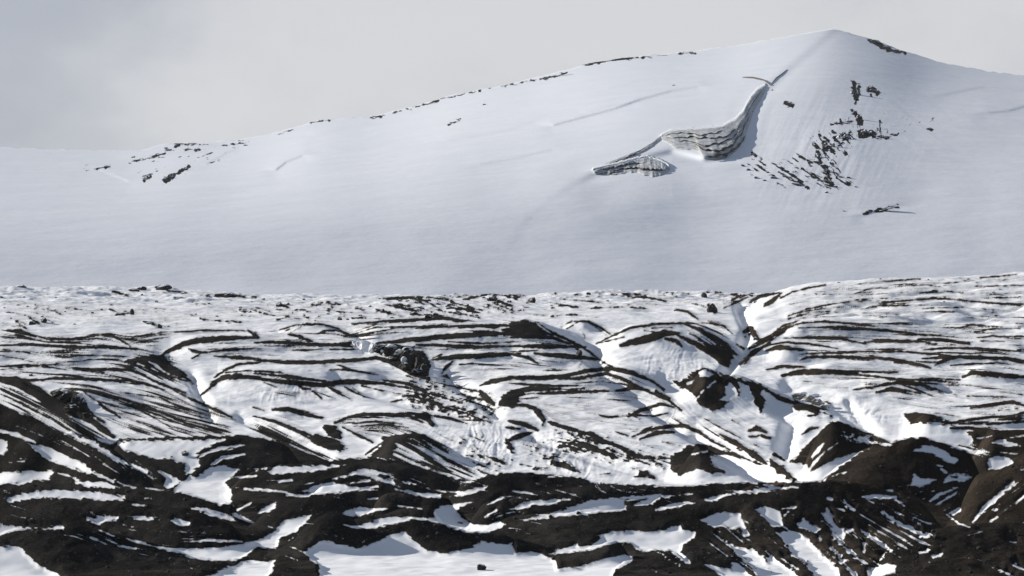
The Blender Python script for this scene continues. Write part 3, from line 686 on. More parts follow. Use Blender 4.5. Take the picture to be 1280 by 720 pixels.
def ground_material():
    m, t, b = mat("snow_and_debris")
    pos = N(t, 'ShaderNodeNewGeometry').outputs['Position']
    at = N(t, 'ShaderNodeAttribute', attribute_name='debris').outputs['Fac']
    fine = noise(t, 1.3, 5, .65, pos).outputs['Fac']
    val = math_(t, 'MULTIPLY_ADD', math_(t, 'SUBTRACT', fine, 0.5), 1.8, at)
    f = N(t, 'ShaderNodeMapRange', interpolation_type='SMOOTHSTEP')
    f.inputs['From Min'].default_value = -0.55; f.inputs['From Max'].default_value = 0.55
    L(t, val, f.inputs['Value'])
    # thin dust over the snow close to the bands
    dn = noise(t, 0.35, 4, .6, pos).outputs['Fac']
    dust = N(t, 'ShaderNodeMapRange', interpolation_type='SMOOTHSTEP')
    dust.inputs['From Min'].default_value = -2.6; dust.inputs['From Max'].default_value = 0.6
    dust.inputs['To Max'].default_value = 0.48
    L(t, math_(t, 'MULTIPLY_ADD', math_(t, 'SUBTRACT', dn, 0.5), 5.0, at), dust.inputs['Value'])
    snow = mixc(t, noise(t, 0.06, 4, .5, pos).outputs['Fac'], (0.84, 0.855, 0.875), (0.92, 0.92, 0.92))
    snow = mixc(t, dust.outputs['Result'], snow, (0.30, 0.28, 0.255))
    g1 = noise(t, 0.11, 5, .6, pos).outputs['Fac']
    g2 = noise(t, 3.2, 4, .75, pos).outputs['Fac']
    sxp = N(t, 'ShaderNodeSeparateXYZ'); L(t, pos, sxp.inputs[0])
    dirt0 = ramp(t, g1, [(0.28, (0.0145, 0.0139, 0.0131)), (0.50, (0.0265, 0.0250, 0.0232)), (0.74, (0.052, 0.0475, 0.042))]).outputs['Color']
    side = N(t, 'ShaderNodeMapRange', interpolation_type='SMOOTHSTEP'); side.inputs['From Min'].default_value = 15; side.inputs['From Max'].default_value = 60
    L(t, math_(t, 'MULTIPLY_ADD', math_(t, 'SUBTRACT', noise(t, 0.03, 3, .5, pos).outputs['Fac'], 0.5), 60.0, sxp.outputs['X']), side.inputs['Value'])
    dirt1 = ramp(t, g1, [(0.28, (0.017, 0.0150, 0.0130)), (0.50, (0.034, 0.0280, 0.0225)), (0.74, (0.072, 0.0550, 0.041))]).outputs['Color']
    dirt = mixc(t, side.outputs['Result'], dirt0, dirt1)
    grit = ramp(t, g2, [(0.30, (0.55, 0.55, 0.55)), (0.55, (1, 1, 1)), (0.74, (2.1, 2.05, 2.0))]).outputs['Color']
    mm = N(t, 'ShaderNodeMix', data_type='RGBA', blend_type='MULTIPLY'); mm.inputs['Factor'].default_value = 1.0
    L(t, dirt, mm.inputs['A']); L(t, grit, mm.inputs['B'])
    col = mixc(t, f.outputs['Result'], snow, mm.outputs['Result'])
    L(t, col, b.inputs['Base Color'])
    L(t, math_(t, 'MULTIPLY_ADD', f.outputs['Result'], 0.32, 0.62), b.inputs['Roughness'])
    b.inputs['Specular IOR Level'].default_value = 0.0
    bh = math_(t, 'MULTIPLY', noise(t, 1.7, 5, .7, pos).outputs['Fac'], math_(t, 'MULTIPLY_ADD', f.outputs['Result'], 0.70, 0.22))
    bp = N(t, 'ShaderNodeBump'); bp.inputs['Strength'].default_value = 0.8; bp.inputs['Distance'].default_value = 0.16
    L(t, bh, bp.inputs['Height']); L(t, bp.outputs['Normal'], b.inputs['Normal'])
    return m
M_GROUND = ground_material()

def mountain_material():
    m, t, b = mat("mountain_snow")
    pos = N(t, 'ShaderNodeNewGeometry').outputs['Position']
    at = N(t, 'ShaderNodeAttribute', attribute_name='debris').outputs['Fac']
    fine = noise(t, 0.10, 6, .65, pos).outputs['Fac']
    f = N(t, 'ShaderNodeMapRange', interpolation_type='SMOOTHSTEP')
    f.inputs['From Min'].default_value = -0.5; f.inputs['From Max'].default_value = 0.5
    L(t, math_(t, 'MULTIPLY_ADD', math_(t, 'SUBTRACT', fine, 0.5), 4.5, at), f.inputs['Value'])
    snow = mixc(t, noise(t, 0.012, 5, .55, pos).outputs['Fac'], (0.76, 0.79, 0.84), (0.86, 0.875, 0.90))
    col = mixc(t, f.outputs['Result'], snow, (0.024, 0.023, 0.024))
    L(t, col, b.inputs['Base Color'])
    b.inputs['Roughness'].default_value = 0.7
    b.inputs['Specular IOR Level'].default_value = 0.0
    bp = N(t, 'ShaderNodeBump'); bp.inputs['Strength'].default_value = 0.30; bp.inputs['Distance'].default_value = 3.0
    wm = N(t, 'ShaderNodeMapping'); wm.inputs['Scale'].default_value = (0.012, 0.02, 0.02); wm.inputs['Rotation'].default_value = (0, 0, 0.5); L(t, pos, wm.inputs['Vector'])
    hsum = math_(t, 'ADD', noise(t, 0.02, 6, .55, pos).outputs['Fac'], noise(t, 1.0, 5, .62, wm.outputs['Vector']).outputs['Fac'])
    L(t, hsum, bp.inputs['Height']); L(t, bp.outputs['Normal'], b.inputs['Normal'])
    return m
M_MOUNT = mountain_material()

def rock_material(name, dark, light, snow_at=0.62, nscale=0.6):
    m, t, b = mat(name)
    g = N(t, 'ShaderNodeNewGeometry'); pos = g.outputs['Position']
    sx = N(t, 'ShaderNodeSeparateXYZ'); L(t, g.outputs['Normal'], sx.inputs[0])
    n1_ = noise(t, nscale, 5, .65, pos).outputs['Fac']
    col = mixc(t, n1_, dark, light)
    s_ = math_(t, 'MULTIPLY_ADD', math_(t, 'SUBTRACT', noise(t, nscale * 1.4, 4, .6, pos).outputs['Fac'], 0.5), 0.9, sx.outputs['Z'])
    f = N(t, 'ShaderNodeMapRange', interpolation_type='SMOOTHSTEP')
    f.inputs['From Min'].default_value = snow_at - .06; f.inputs['From Max'].default_value = snow_at + .06
    L(t, s_, f.inputs['Value'])
    L(t, mixc(t, f.outputs['Result'], col, (0.82, 0.84, 0.87)), b.inputs['Base Color'])
    b.inputs['Roughness'].default_value = 0.85
    return m
M_CRAG = rock_material("dark_crag", (0.022, 0.022, 0.024), (0.09, 0.084, 0.08), 0.50, 0.14)
M_BOULDER = rock_material("dark_boulder", (0.018, 0.016, 0.014), (0.055, 0.047, 0.04), 0.80, 0.8)
M_OUTCROP = rock_material("snowy_outcrop", (0.014, 0.013, 0.011), (0.05, 0.044, 0.036), 0.86, 0.35)

def ice_material(name, stops, scale):
    m, t, b = mat(name)
    at = N(t, 'ShaderNodeAttribute', attribute_name='strata').outputs['Fac']
    pos = N(t, 'ShaderNodeNewGeometry').outputs['Position']
    v = math_(t, 'MULTIPLY_ADD', math_(t, 'SUBTRACT', noise(t, 0.035, 4, .6, pos).outputs['Fac'], .5), 0.35, at)
    n_ = N(t, 'ShaderNodeTexNoise', noise_dimensions='1D'); n_.inputs['Scale'].default_value = scale; n_.inputs['Detail'].default_value = 4; n_.inputs['Roughness'].default_value = .7
    L(t, v, n_.inputs['W'])
    r = ramp(t, n_.outputs['Fac'], stops)
    mk = noise(t, 0.08, 5, .7, pos).outputs['Fac']
    mf = N(t, 'ShaderNodeMapRange'); mf.inputs['From Min'].default_value = .42; mf.inputs['From Max'].default_value = .62
    L(t, mk, mf.inputs['Value'])
    L(t, mixc(t, math_(t, 'MULTIPLY', mf.outputs['Result'], 0.6), r.outputs['Color'], (0.62, 0.66, 0.70)), b.inputs['Base Color'])
    b.inputs['Roughness'].default_value = 0.9
    b.inputs['Specular IOR Level'].default_value = 0.05
    return m
M_ICE = ice_material("layered_ice", [(0.30, (0.13, 0.128, 0.115)), (0.44, (0.34, 0.34, 0.325)), (0.56, (0.52, 0.53, 0.53)), (0.70, (0.70, 0.73, 0.76))], 16.0)
M_DIRT = rock_material("ice_dirt", (0.028, 0.027, 0.024), (0.10, 0.092, 0.08), 2.0, 0.15)
m_, t_, b_ = mat("fresh_snow"); M_SNOW = m_
b_.inputs['Base Color'].default_value = (0.84, 0.86, 0.88, 1); b_.inputs['Roughness'].default_value = 0.7; b_.inputs['Specular IOR Level'].default_value = 0.1

# ------------------------------------------------------------------ object helpers
def tag(o, label=None, cat=None, group=None, kind=None):
    if label: o['label'] = label
    if cat: o['category'] = cat
    if group: o['group'] = group
    if kind: o['kind'] = kind
    return o
def sheet(name, X, Y, Z, material, att=None, flip=False):
    nr, nc = X.shape
    me = bpy.data.meshes.new(name)
    co = np.empty((nr * nc, 3), np.float32)
    co[:, 0] = X.ravel(); co[:, 1] = Y.ravel(); co[:, 2] = Z.ravel()
    idx = np.arange(nr * nc, dtype=np.int32).reshape(nr, nc)
    q = np.stack([idx[:-1, :-1], idx[:-1, 1:], idx[1:, 1:], idx[1:, :-1]], -1).reshape(-1, 4)
    if flip: q = q[:, ::-1]
    nf = len(q)
    me.vertices.add(nr * nc); me.vertices.foreach_set('co', co.ravel())
    me.loops.add(nf * 4); me.loops.foreach_set('vertex_index', np.ascontiguousarray(q).ravel())
    me.polygons.add(nf); me.polygons.foreach_set('loop_start', np.arange(0, nf * 4, 4, dtype=np.int32))
    me.polygons.foreach_set('use_smooth', np.ones(nf, bool))
    me.update(calc_edges=True)
    if att is not None:
        for k, a in att.items():
            at = me.attributes.new(k, 'FLOAT', 'POINT'); at.data.foreach_set('value', a.astype(np.float32).ravel())
    me.materials.append(material)
    o = bpy.data.objects.new(name, me); C.objects.link(o)
    return o

i1 = len(nD[0]) + segs[0][2]; i2 = i1 + segs[1][2]
def cut(a, b): return XX[a:b], DD[a:b], ZZ[a:b], M_GROUND, {'debris': ATT[a:b]}
tag(sheet('hills', *cut(0, i1 + 1)), 'dark gravel hummocks with white snow patches in front', kind='structure')
tag(sheet('terrain', *cut(i1, i2 + 1)), 'snowy glacier slope banded with dark debris', kind='structure')
tag(sheet('snowfield', *cut(i2, ND)), 'pale snow shelf dotted with stones below the mountain', kind='structure')

# plain ground on towards and behind the viewpoint
gX, gY = np.meshgrid(np.linspace(-2600, 2600, 140), np.concatenate([np.linspace(-240, 16, 30), np.linspace(40, 1690, 120)]))
gZ = np.interp(gY, np.r_[-300, 16, Dv[1:]], np.r_[zb[0], zb[0], zb[1:]]) - 0.4 - 3.6 * sstep(60, 260, gY) + fbm(gX / 40, gY / 40, 3) * 0.4 * sstep(10, 200, gY)
keep = sheet('ground', gX, gY, gZ, M_GROUND, {'debris': np.clip(fbm(gX / 60, gY / 40, 3) * 5 + 2, -6, 6)})
tag(keep, 'dark gravel ground around the viewpoint', kind='structure')

def ground_hit(px, py):
    """where the line of sight of a photograph pixel meets the moraine"""
    a = world_at(px, py, 1.0)[0]
    j = int(np.argmin(np.abs(av - a)))
    col = PY[:, j]
    r = np.where((col <= py) & (DD[:, j] > 190))[0]
    i = int(r[0]) if len(r) else int(np.argmin(np.where(DD[:, j] > 900, col, 1e9)))
    return Vector((XX[i, j], DD[i, j], ZZ[i, j]))

# ------------------------------------------------------------------ mountain
SKYL = P("-120,178 -50,183 0,185 100,189 180,188 205,181 250,179 300,176 350,165 400,151 470,146 520,133 560,121 640,105 690,93 740,80 800,71 860,66 920,58 980,47 1020,40 1040,36.5 1062,43 1090,50 1130,65 1180,80 1230,89 1280,96 1340,104 1420,112")
BOWL = P("1044,36 1020,56 985,86 966,103 948,118 936,138 931,165 916,190 880,197 840,187 800,197 745,214 722,226 690,246 662,270 640,300 625,330")
BAMP = np.array([10, 15, 20, 24, 28, 30, 32, 34, 32, 26, 20, 14, 4, 1, .6, .3, 0], float)
DROW = np.array([[20, 5600], [62, 4700], [85, 3900], [110, 3350], [129, 3000], [167, 2500], [221, 2150], [264, 2000], [328, 1850], [372, 1760], [420, 1660]], float)
bump_marks = [(P('560,176 600,168 640,160 668,152'), 3, 4), (P('600,205 650,196 690,186'), 2.5, 5), (P('420,190 470,182 520,172'), 2.5, 5), (P('735,140 765,131 790,128'), 3, 3), (P('760,110 800,100 835,97'), 3, 4), (P('395,168 430,160 452,158'), 3, 4), (P('1180,118 1230,108 1275,112'), 4, 5), (P('30,205 75,203 110,207'), 3, 4),  # small steps and drifts in the mountain snow: line, drop in metres, reach in pixels
    (P("692,156 730,146 770,135 800,124 840,113 872,108"), 9, 4), (P("345,212 358,202 378,194"), 7, 4), (P("100,214 125,212 150,222 160,226"), 4, 4),
    (P("258,205 285,190 300,184"), 4, 5), (P("165,200 190,196 215,190 260,186"), 5, 5), (P("1235,141 1262,138 1290,130"), 6, 5), (P("1080,268 1120,257"), 1.5, 4)]
def poly_sd(px, py, pts, amp=None):
    best = np.full(px.shape, 1e9); aa = np.zeros(px.shape)
    for i in range(len(pts) - 1):
        a, b = pts[i].astype(float), pts[i + 1].astype(float)
        d = b - a; l2 = float(d @ d)
        t = np.clip(((px - a[0]) * d[0] + (py - a[1]) * d[1]) / l2, 0, 1)
        r = np.hypot(px - a[0] - t * d[0], py - a[1] - t * d[1])
        m = r < best
        best = np.where(m, r, best)
        if amp is not None: aa = np.where(m, amp[i] + (amp[i + 1] - amp[i]) * t, aa)
    return best, aa
BPOLY = np.vstack([BOWL, P("625,600 1700,600 1700,-200 1044,-200")])
_sx = np.arange(-130, 1430, 2.0)
_sy = np.interp(_sx, SKYL[:, 0], SKYL[:, 1])
_sk_smooth = _sy.copy()
for _ in range(3): _sk_smooth = np.convolve(np.pad(_sk_smooth, 12, mode='edge'), np.ones(25) / 25, mode='valid')
def mount_depth(px, py):
    u = np.clip((np.asarray(px, float) - GMX[0]) / 2.0, 0, len(GMX) - 1.01); v = np.clip((np.asarray(py, float) - GMY[0]) / 2.0, 0, len(GMY) - 1.01)
    i = u.astype(int); j = v.astype(int); fu = u - i; fv = v - j
    return (MD[j, i] * (1 - fu) + MD[j, i + 1] * fu) * (1 - fv) + (MD[j + 1, i] * (1 - fu) + MD[j + 1, i + 1] * fu) * fv
def mount_depth_raw(px, py, part):
    px = np.asarray(px, float); py = np.asarray(py, float)
    sk = np.interp(px, _sx, _sk_smooth)
    # rows counted from each column's own crest, so the crest line keeps its distance
    ref = 372 - (372 - py) / (372 - sk) * (372 - 60)
    D = np.interp(ref, DROW[:, 0], DROW[:, 1]) 
    D = 0.5 * D + 0.25 * np.interp(ref - 10, DROW[:, 0], DROW[:, 1]) + 0.25 * np.interp(ref + 10, DROW[:, 0], DROW[:, 1])
    D = 1760 + (D - 1760) * np.where(D > 1760, ((372 - sk) / 312) ** 0.9, 1)
    base_D = D
    D = D * 0
    d, am = poly_sd(px, py, BOWL, BAMP)
    ins = inside(BPOLY, px, py)
    s_ = np.where(ins, d, -d)
    D = D + am * sstep(-3, 7, s_) * np.where(s_ > 0, np.exp(-np.maximum(s_, 0) / 150), 1) - am * 0.4 * np.exp(-(np.minimum(s_, 0) / 45) ** 2) * sstep(4, -4, s_) + 30 * sstep(0, 190, s_) * (1 - 0.9 * sstep(150, 420, s_)) * sstep(330, 200, py)
    if part == 'step': return D
    D = base_D
    # folds in the long slope
    D = D + fbm(px / 170 + 5, py / 60, 3) * (6 + 18 * sstep(330, 180, py) + 30 * sstep(200, 90, py)) + fbm((px + py * 1.2) / 40, py / 34 + 7, 3) * (1.5 + 3.5 * sstep(330, 180, py) + 9 * sstep(200, 90, py))
    return D
GMX = np.arange(-120, 1402, 2.0); GMY = np.arange(20, 432, 2.0)
_gx, _gy = np.meshgrid(GMX, GMY)
MD = blur(mount_depth_raw(_gx, _gy, 'slope'), 8, 3)
_st = mount_depth_raw(_gx, _gy, 'step')
_near, _ = poly_sd(_gx, _gy, BOWL)
_w = sstep(5, 22, _near); _w2 = sstep(22, 60, _near)
MD = MD + blur(_st, 1, 2) * (1 - _w) + (blur(_st, 6, 3) * (1 - _w2) + blur(_st, 18, 3) * _w2) * _w
MD = MD + 75 * np.exp(-(((_gx - 1105) / 95) ** 2 + ((_gy - 125) / 48) ** 2)) - 26 * np.exp(-(((_gx - 1235) / 60) ** 2 + ((_gy - 135) / 30) ** 2))
_face = np.exp(-(((_gx - 1030) / 80) ** 2 + ((_gy - 170) / 60) ** 2))
MD = MD + _face * fbm((_gx + 0.45 * _gy) / 9.0, (_gy - 0.2 * _gx) / 55.0, 4, .6) * 2.0
MD = MD + np.exp(-(((_gx - 1150) / 70) ** 2 + ((_gy - 150) / 35) ** 2)) * fbm((_gx - 1.3 * _gy) / 8.0, _gy / 60.0, 4, .6) * 1.2
for pts, drop, reach in bump_marks:
    d2, _ = poly_sd(_gx, _gy, pts)
    MD = MD + drop * np.exp(-(d2 / (reach * 3)) ** 2) * 3.0 * (sstep(-1.5, 2.5, _gy - np.interp(_gx, pts[:, 0], pts[:, 1])) - 0.5)
NMX, NMY = 1350, 520
pxs = np.linspace(-110, 1390, NMX)
sk = np.interp(pxs, SKYL[:, 0], SKYL[:, 1])
sk = np.convolve(np.pad(sk, 5, mode='edge'), np.ones(11) / 11, mode='valid') - 1.0
sk = sk + fbm(pxs / 14, pxs * 0 + 3.3, 3) * 0.7
ts = np.linspace(0, 1, NMY)
mpx = np.repeat(pxs[None], NMY, 0)
mpy = 420 + (sk[None] - 420) * ts[:, None]
mD = mount_depth(mpx, mpy)
mX, mY, mZ = world_at(mpx, mpy, mD)
# back side of the mountain, falling away behind the crest
bk = 14
bX = [mX]; bY = [mY]; bZ = [mZ]
for k in range(1, bk):
    s_ = (k / (bk - 1))
    rr = 15 * k + 900 * s_ ** 2
    bX.append((mX[-1] * (1 + rr / mY[-1]))[None]); bY.append((mY[-1] + rr)[None])
    bZ.append((mZ[-1] - 2.0 * k ** 1.2 - rr * 0.42 * s_)[None])
# rock and dirt showing through the snow of the mountain
st = np.full(mpx.shape, -6.0)
def rot_noise(x, y, deg, ls, lc, seed):
    c_, s_ = math.cos(R(deg)), math.sin(R(deg))
    u_ = (x * c_ + y * s_) / ls; v_ = (-x * s_ + y * c_) / lc
    q = fbm(u_ + seed, v_ + seed * 1.7, 4, .62)
    return q / q.std()
def mstroke(s, w, n=0.8, deg=0):
    pts = P(s)
    m = (mpx > pts[:, 0].min() - w - 4) & (mpx < pts[:, 0].max() + w + 4) & (mpy > pts[:, 1].min() - w - 4) & (mpy < pts[:, 1].max() + w + 4)
    if not m.any(): return
    x, y = mpx[m], mpy[m]
    d_, _ = poly_sd(x, y, pts)
    st[m] = np.maximum(st[m], w / 2 - d_ + n * MN[m])
def mzone(s, deg, thr, k=1.6):
    pts = P(s)
    d_, _ = poly_sd(mpx, mpy, np.vstack([pts, pts[:1]]))
    s_ = np.where(inside(pts, mpx, mpy), d_, -d_)
    st[:] = np.maximum(st, (rot_noise(mpx, mpy, deg, 11, 2.6, 3.0 + deg) - thr) * k + np.minimum(0, s_ - 10) * .3)
MN = fbm(mpx / 4, mpy / 2.6, 4, .6); MN /= MN.std()
mzone("1002,165 1060,150 1078,172 1052,236 1030,242 1002,215", 52, .9)
mzone("918,198 1010,186 1078,226 1062,240 1000,242 925,218", 32, .85)
mzone("985,165 1030,165 1040,215 990,220", 62, 1.5, 1.2)
mzone("1088,135 1200,140 1215,160 1100,180", -38, 2.0, 1.1)
mzone("1055,100 1110,104 1105,130 1060,135", 70, 1.5)
mzone("1040,140 1120,140 1128,178 1040,180", 80, 1.55)
mzone("150,185 320,172 330,190 240,230 160,228", -18, 1.9)
mzone("95,205 150,203 150,215 95,216", -8, 1.1)
mzone("480,136 640,100 645,110 490,148", -14, 2.0)
mzone("1110,232 1160,236 1150,246 1090,240", 10, 1.6)
SKYTHIN = 0.58
for a_ in (("1067,104 1070,128",6),("1074,108 1072,121",4.5),("1086,111 1097,116",7),("1038,155 1068,152",2.6),("1069,143 1077,153",8),("1064,136 1070,150",1.6),("1044,173 1061,169",6),("1050,181 1063,165",5),("1075,168 1091,168",10),("1030,178 1042,190",5),("1021,187 1026,203",4.5),("1036,176 1024,169",2.5),("1099,172 1109,172",3.5),("1114,168 1122,168",3.5),("1160,161 1166,162",3),
    ("940,192 952,200",3),("1000,230 1010,234",4),("1031,208 1037,222",5),("1032,224 1042,231",5),("983,128 990,132",6),("1086,50 1098,56 1110,62 1130,66",5),("1080,267 1100,263 1122,258",3),
    ("680,99 702,92",2.2),("732,82 765,75 800,71",1.9),("803,72 816,70",1.3),("849,67 869,66",1.8),("388,153 416,149",2.0),("348,168 370,161",1.0),("455,148 482,145",1.6),("490,142 530,131 560,121 600,113 640,105",0.7),("640,105 685,97",0.7),
    ("196,193 206,187 222,182 240,180 260,181",2.2),("160,204 185,198 206,192",1.6),("206,226 218,219",7),("221,217 236,208",3.5),("180,225 188,222",3.5),("108,213 140,208",1.0),("268,183 312,178",1.0),("225,188 250,187",1.6),("560,157 575,149",2)):
    mstroke(a_[0], a_[1] * (SKYTHIN if a_[1] < 2.4 else .92), 1.0)

st = np.clip(st, -6, 6)
st = np.vstack([st] + [st[-1:] * 0 - 6] * (bk - 1))
mo = sheet('mountain', np.vstack(bX), np.vstack(bY), np.vstack(bZ), M_MOUNT, {'debris': st})
tag(mo, 'broad snow covered mountain with a pointed summit on the right', kind='structure')
def mount_at(px, py, off=0.0):
    py = max(py, float(np.interp(px, pxs, sk)) + 0.2)
    D = float(mount_depth(np.array([px]), np.array([py]))[0]) + off
    return Vector(world_at(px, py, D))

# ------------------------------------------------------------------ rocks
def rock_mesh(name, seed, cuts=14, rough=0.16, sub=3, lump=None):
    rnd = random.Random(seed)
    bm = bmesh.new()
    blobs = lump or [((0, 0, 0), (1, 1, 1))]
    for c, s in blobs:
        g = bmesh.ops.create_icosphere(bm, subdivisions=sub, radius=1.0)
        planes = []
        for k in range(cuts):
            n = Vector((rnd.uniform(-1, 1), rnd.uniform(-1, 1), rnd.uniform(-.8, 1))).normalized()
            planes.append((n, rnd.uniform(0.55, 0.9)))
        off = Vector((rnd.uniform(0, 50), rnd.uniform(0, 50), rnd.uniform(0, 50)))
        for v in g['verts']:
            p = v.co.copy()
            for n, d in planes:
                e_ = p.dot(n) - d
                if e_ > 0: p -= n * e_
            p *= 1 + rough * mnoise.fractal(p * 2.2 + off, 0.8, 2.1, 4)
            v.co = Vector((p.x * s[0] + c[0], p.y * s[1] + c[1], p.z * s[2] + c[2]))
    me = bpy.data.meshes.new(name); bm.to_mesh(me); bm.free()
    return me
def put(name, me, material, loc, size, tilt=0.0, turn=0.0):
    if not me.materials: me.materials.append(material)
    o = bpy.data.objects.new(name, me); C.objects.link(o)
    o.location = loc; o.scale = size
    o.rotation_euler = (0, tilt, turn)
    return o
def lumps(seed, n, flat=1.0):
    rnd = random.Random(seed); r = []
    for k in range(n):
        t = (k + .5) / n * 2 - 1
        r.append(((t * .8, rnd.uniform(-.25, .25), rnd.uniform(-.35, .35) * flat), (rnd.uniform(.22, .5), rnd.uniform(.35, .7), rnd.uniform(.35, .85))))
    return r
CRAG = [rock_mesh("crag", 100 + k, 10, .3, 3, lumps(200 + k, 4 + k % 3)) for k in range(8)]
CHIP = [rock_mesh("rock", 300 + k, 12, .22, 2) for k in range(5)]

# crags on the mountain: column, row, width, height in photograph pixels, tilt in degrees, description
crags = [
 (1070,118,15,19,0,'tall dark crag highest on the summit face, left of its smaller neighbour'),
 (1092,114,11,9,0,'small square dark crag at the same height just beside the highest tall crag'),
 (987,129,7,9,0,'lone dark rock high on the snow between the ice lip and the highest crags'),
 (1052,154,28,4,-5,'thin dark rock step running left from the blocky crag in mid summit face'),
 (1073,149,11,13,0,'blocky dark crag standing at the end of the thin rock step'),
 (1083,169,14,13,0,'broad dark square crag below the thin rock step'),
 (1054,173,19,14,0,'jagged dark crag left of the broad square crag below the step'),
 (1036,183,15,13,10,'streaked dark crag halfway down the left side of the summit rocks'),
 (1022,196,8,14,0,'upright dark crag at the left edge of the summit rocks'),
 (1104,172,10,5,0,'flat dark rock immediately right of the broad square crag'),
 (1118,168,7,5,0,'small dark rock farthest right in the row below the thin step'),
 (1162,161,6,4,15,'lone dark speck of rock on the streaked snow right of the summit crags'),
 (945,195,11,4,38,'slanting dark rock sliver nearest the right end of the large ice cliff'),
 (1000,232,19,5,14,'longest flat dark rock along the foot of the summit face'),
 (1033,215,8,13,-20,'dark upright rock in the gully below the streaked crag'),
 (1035,227,10,6,25,'dark rock low in the gully directly under the upright one'),
 (1109,58,40,9,24,'grey rock slab on the skyline just right of the summit'),
 (1102,263,40,4,-14,'thin dark rib of rock alone on the snow low on the right flank'),
 (939,140,5,7,0,'tiny dark rock beside the upper bend of the ice cliff'),
 (965,113,4,3,0,'small dark stone at the foot of the brown ledge above the ice cliff'),
 (212,223,13,9,0,'blackest rock knob on the left shoulder of the mountain'),
 (229,213,11,6,-15,'dark rock leaning up right of the blackest knob on the left shoulder'),
 (183,224,9,5,-10,'small dark rock left of the blackest knob on the left shoulder'),
 (189,218,5,4,0,'smallest dark rock just above its neighbour left of the black knob'),
 (206,189,22,5,-18,'dark slanting rock at the left end of the arched ledge on the left shoulder'),
 (233,180,34,3,0,'long thin arched rock ledge on the crest of the left shoulder'),
 (259,181,11,3,0,'short dark rock at the right end of the arched crest ledge'),
 (240,187,20,2.5,0,'thin dark rock line tucked under the arched crest ledge'),
 (169,201,14,3.5,-14,'dark rock rib left of the arched ledge and lowest of its stepped row'),
 (187,198,12,3,-10,'middle dark rib of the stepped row left of the arched ledge'),
 (202,197,10,3.5,0,'right hand dark rib of the stepped row under the arched ledge'),
 (124,210,26,3,-8,'faint broken line of rock at the far left of the mountain shoulder'),
 (302,176,9,3,0,'small grey rock on the crest well right of the arched ledge'),
 (307,182,5,4,0,'tiny grey rock just below the small one on the crest'),
 (401,152,26,2.6,-5,'dark rock strip on the skyline left of the long middle slope'),
 (358,164,20,1.8,-17,'faint rock strip on the skyline lowest of the long crest'),
 (468,146,14,2.2,-6,'short rock strip on the skyline right of the dark strip'),
 (565,122,9,3,-15,'little dark rock on the middle of the rising skyline'),
 (532,131,24,1.6,-17,'thin rock thread on the skyline below the little dark rock'),
 (694,96,36,3,-20,'dark slanting rock band where the skyline steepens'),
 (765,75.5,66,2.6,-9,'longest thin rock band along the skyline left of the summit'),
 (827,69.5,14,1.8,-6,'short rock thread on the skyline between two bands'),
 (859,66.5,16,2.6,-6,'short dark rock band nearest the summit on the left skyline'),
 (565,154,6,4,0,'lone dark stone on open snow below the middle skyline'),
 (572,150,5,2.5,-20,'tiny sliver of rock touching the lone stone below the middle skyline'),
 (606,131,5,3.5,0,'single stone on open snow right of and above the lone pair'),
 (842,107,4,3,0,'single pale stone above the long crack in the upper snow slope'),
 (1055,264,4,3,0,'lone small stone left of the thin rib low on the right flank'),
]
for k, (px, py, w, h, tl, lab) in enumerate(crags):
    p = mount_at(px, py)
    s = p.y / FPX
    long_ = w > 3.2 * h
    me = CRAG[k % 8] if w > 6 else CHIP[k % 5]
    o = put('rock_ledge' if long_ else ('crag' if w > 6 else 'rock'), me, M_CRAG, p, (w * s * .54, max(h, w * .3) * s * .9, h * s * (.34 if long_ else .48)), R(tl), 0)
    tag(o, lab, 'rock', 'rocks showing through the mountain snow')
foot = [(930,208,7,3,30),(936,213,6,4,30),(952,210,9,4,35),(947,223,8,4,20),(956,226,6,3,30),(969,223,10,4,10),(982,221,9,4,25),(975,216,6,3,30),(1004,212,7,4,40),(990,226,6,3,10),(1017,221,5,3,0),(1044,234,6,4,0),(1063,223,9,3,25),(1070,234,4,3,0),(1033,241,5,4,0),(1052,222,6,3,20),(960,216,5,3,40),(1012,204,5,4,50),(1024,226,5,3,30)]
for k, (px, py, w, h, tl) in enumerate(foot):
    p = mount_at(px, py); s = p.y / FPX
    o = put('rock', CHIP[k % 5], M_CRAG, p, (w * s * .6, w * s * .45, h * s * .6), R(tl), 0)
    tag(o, 'small dark rock sliver scattered at the foot of the summit face', 'rock', 'rock slivers at the foot of the summit face')

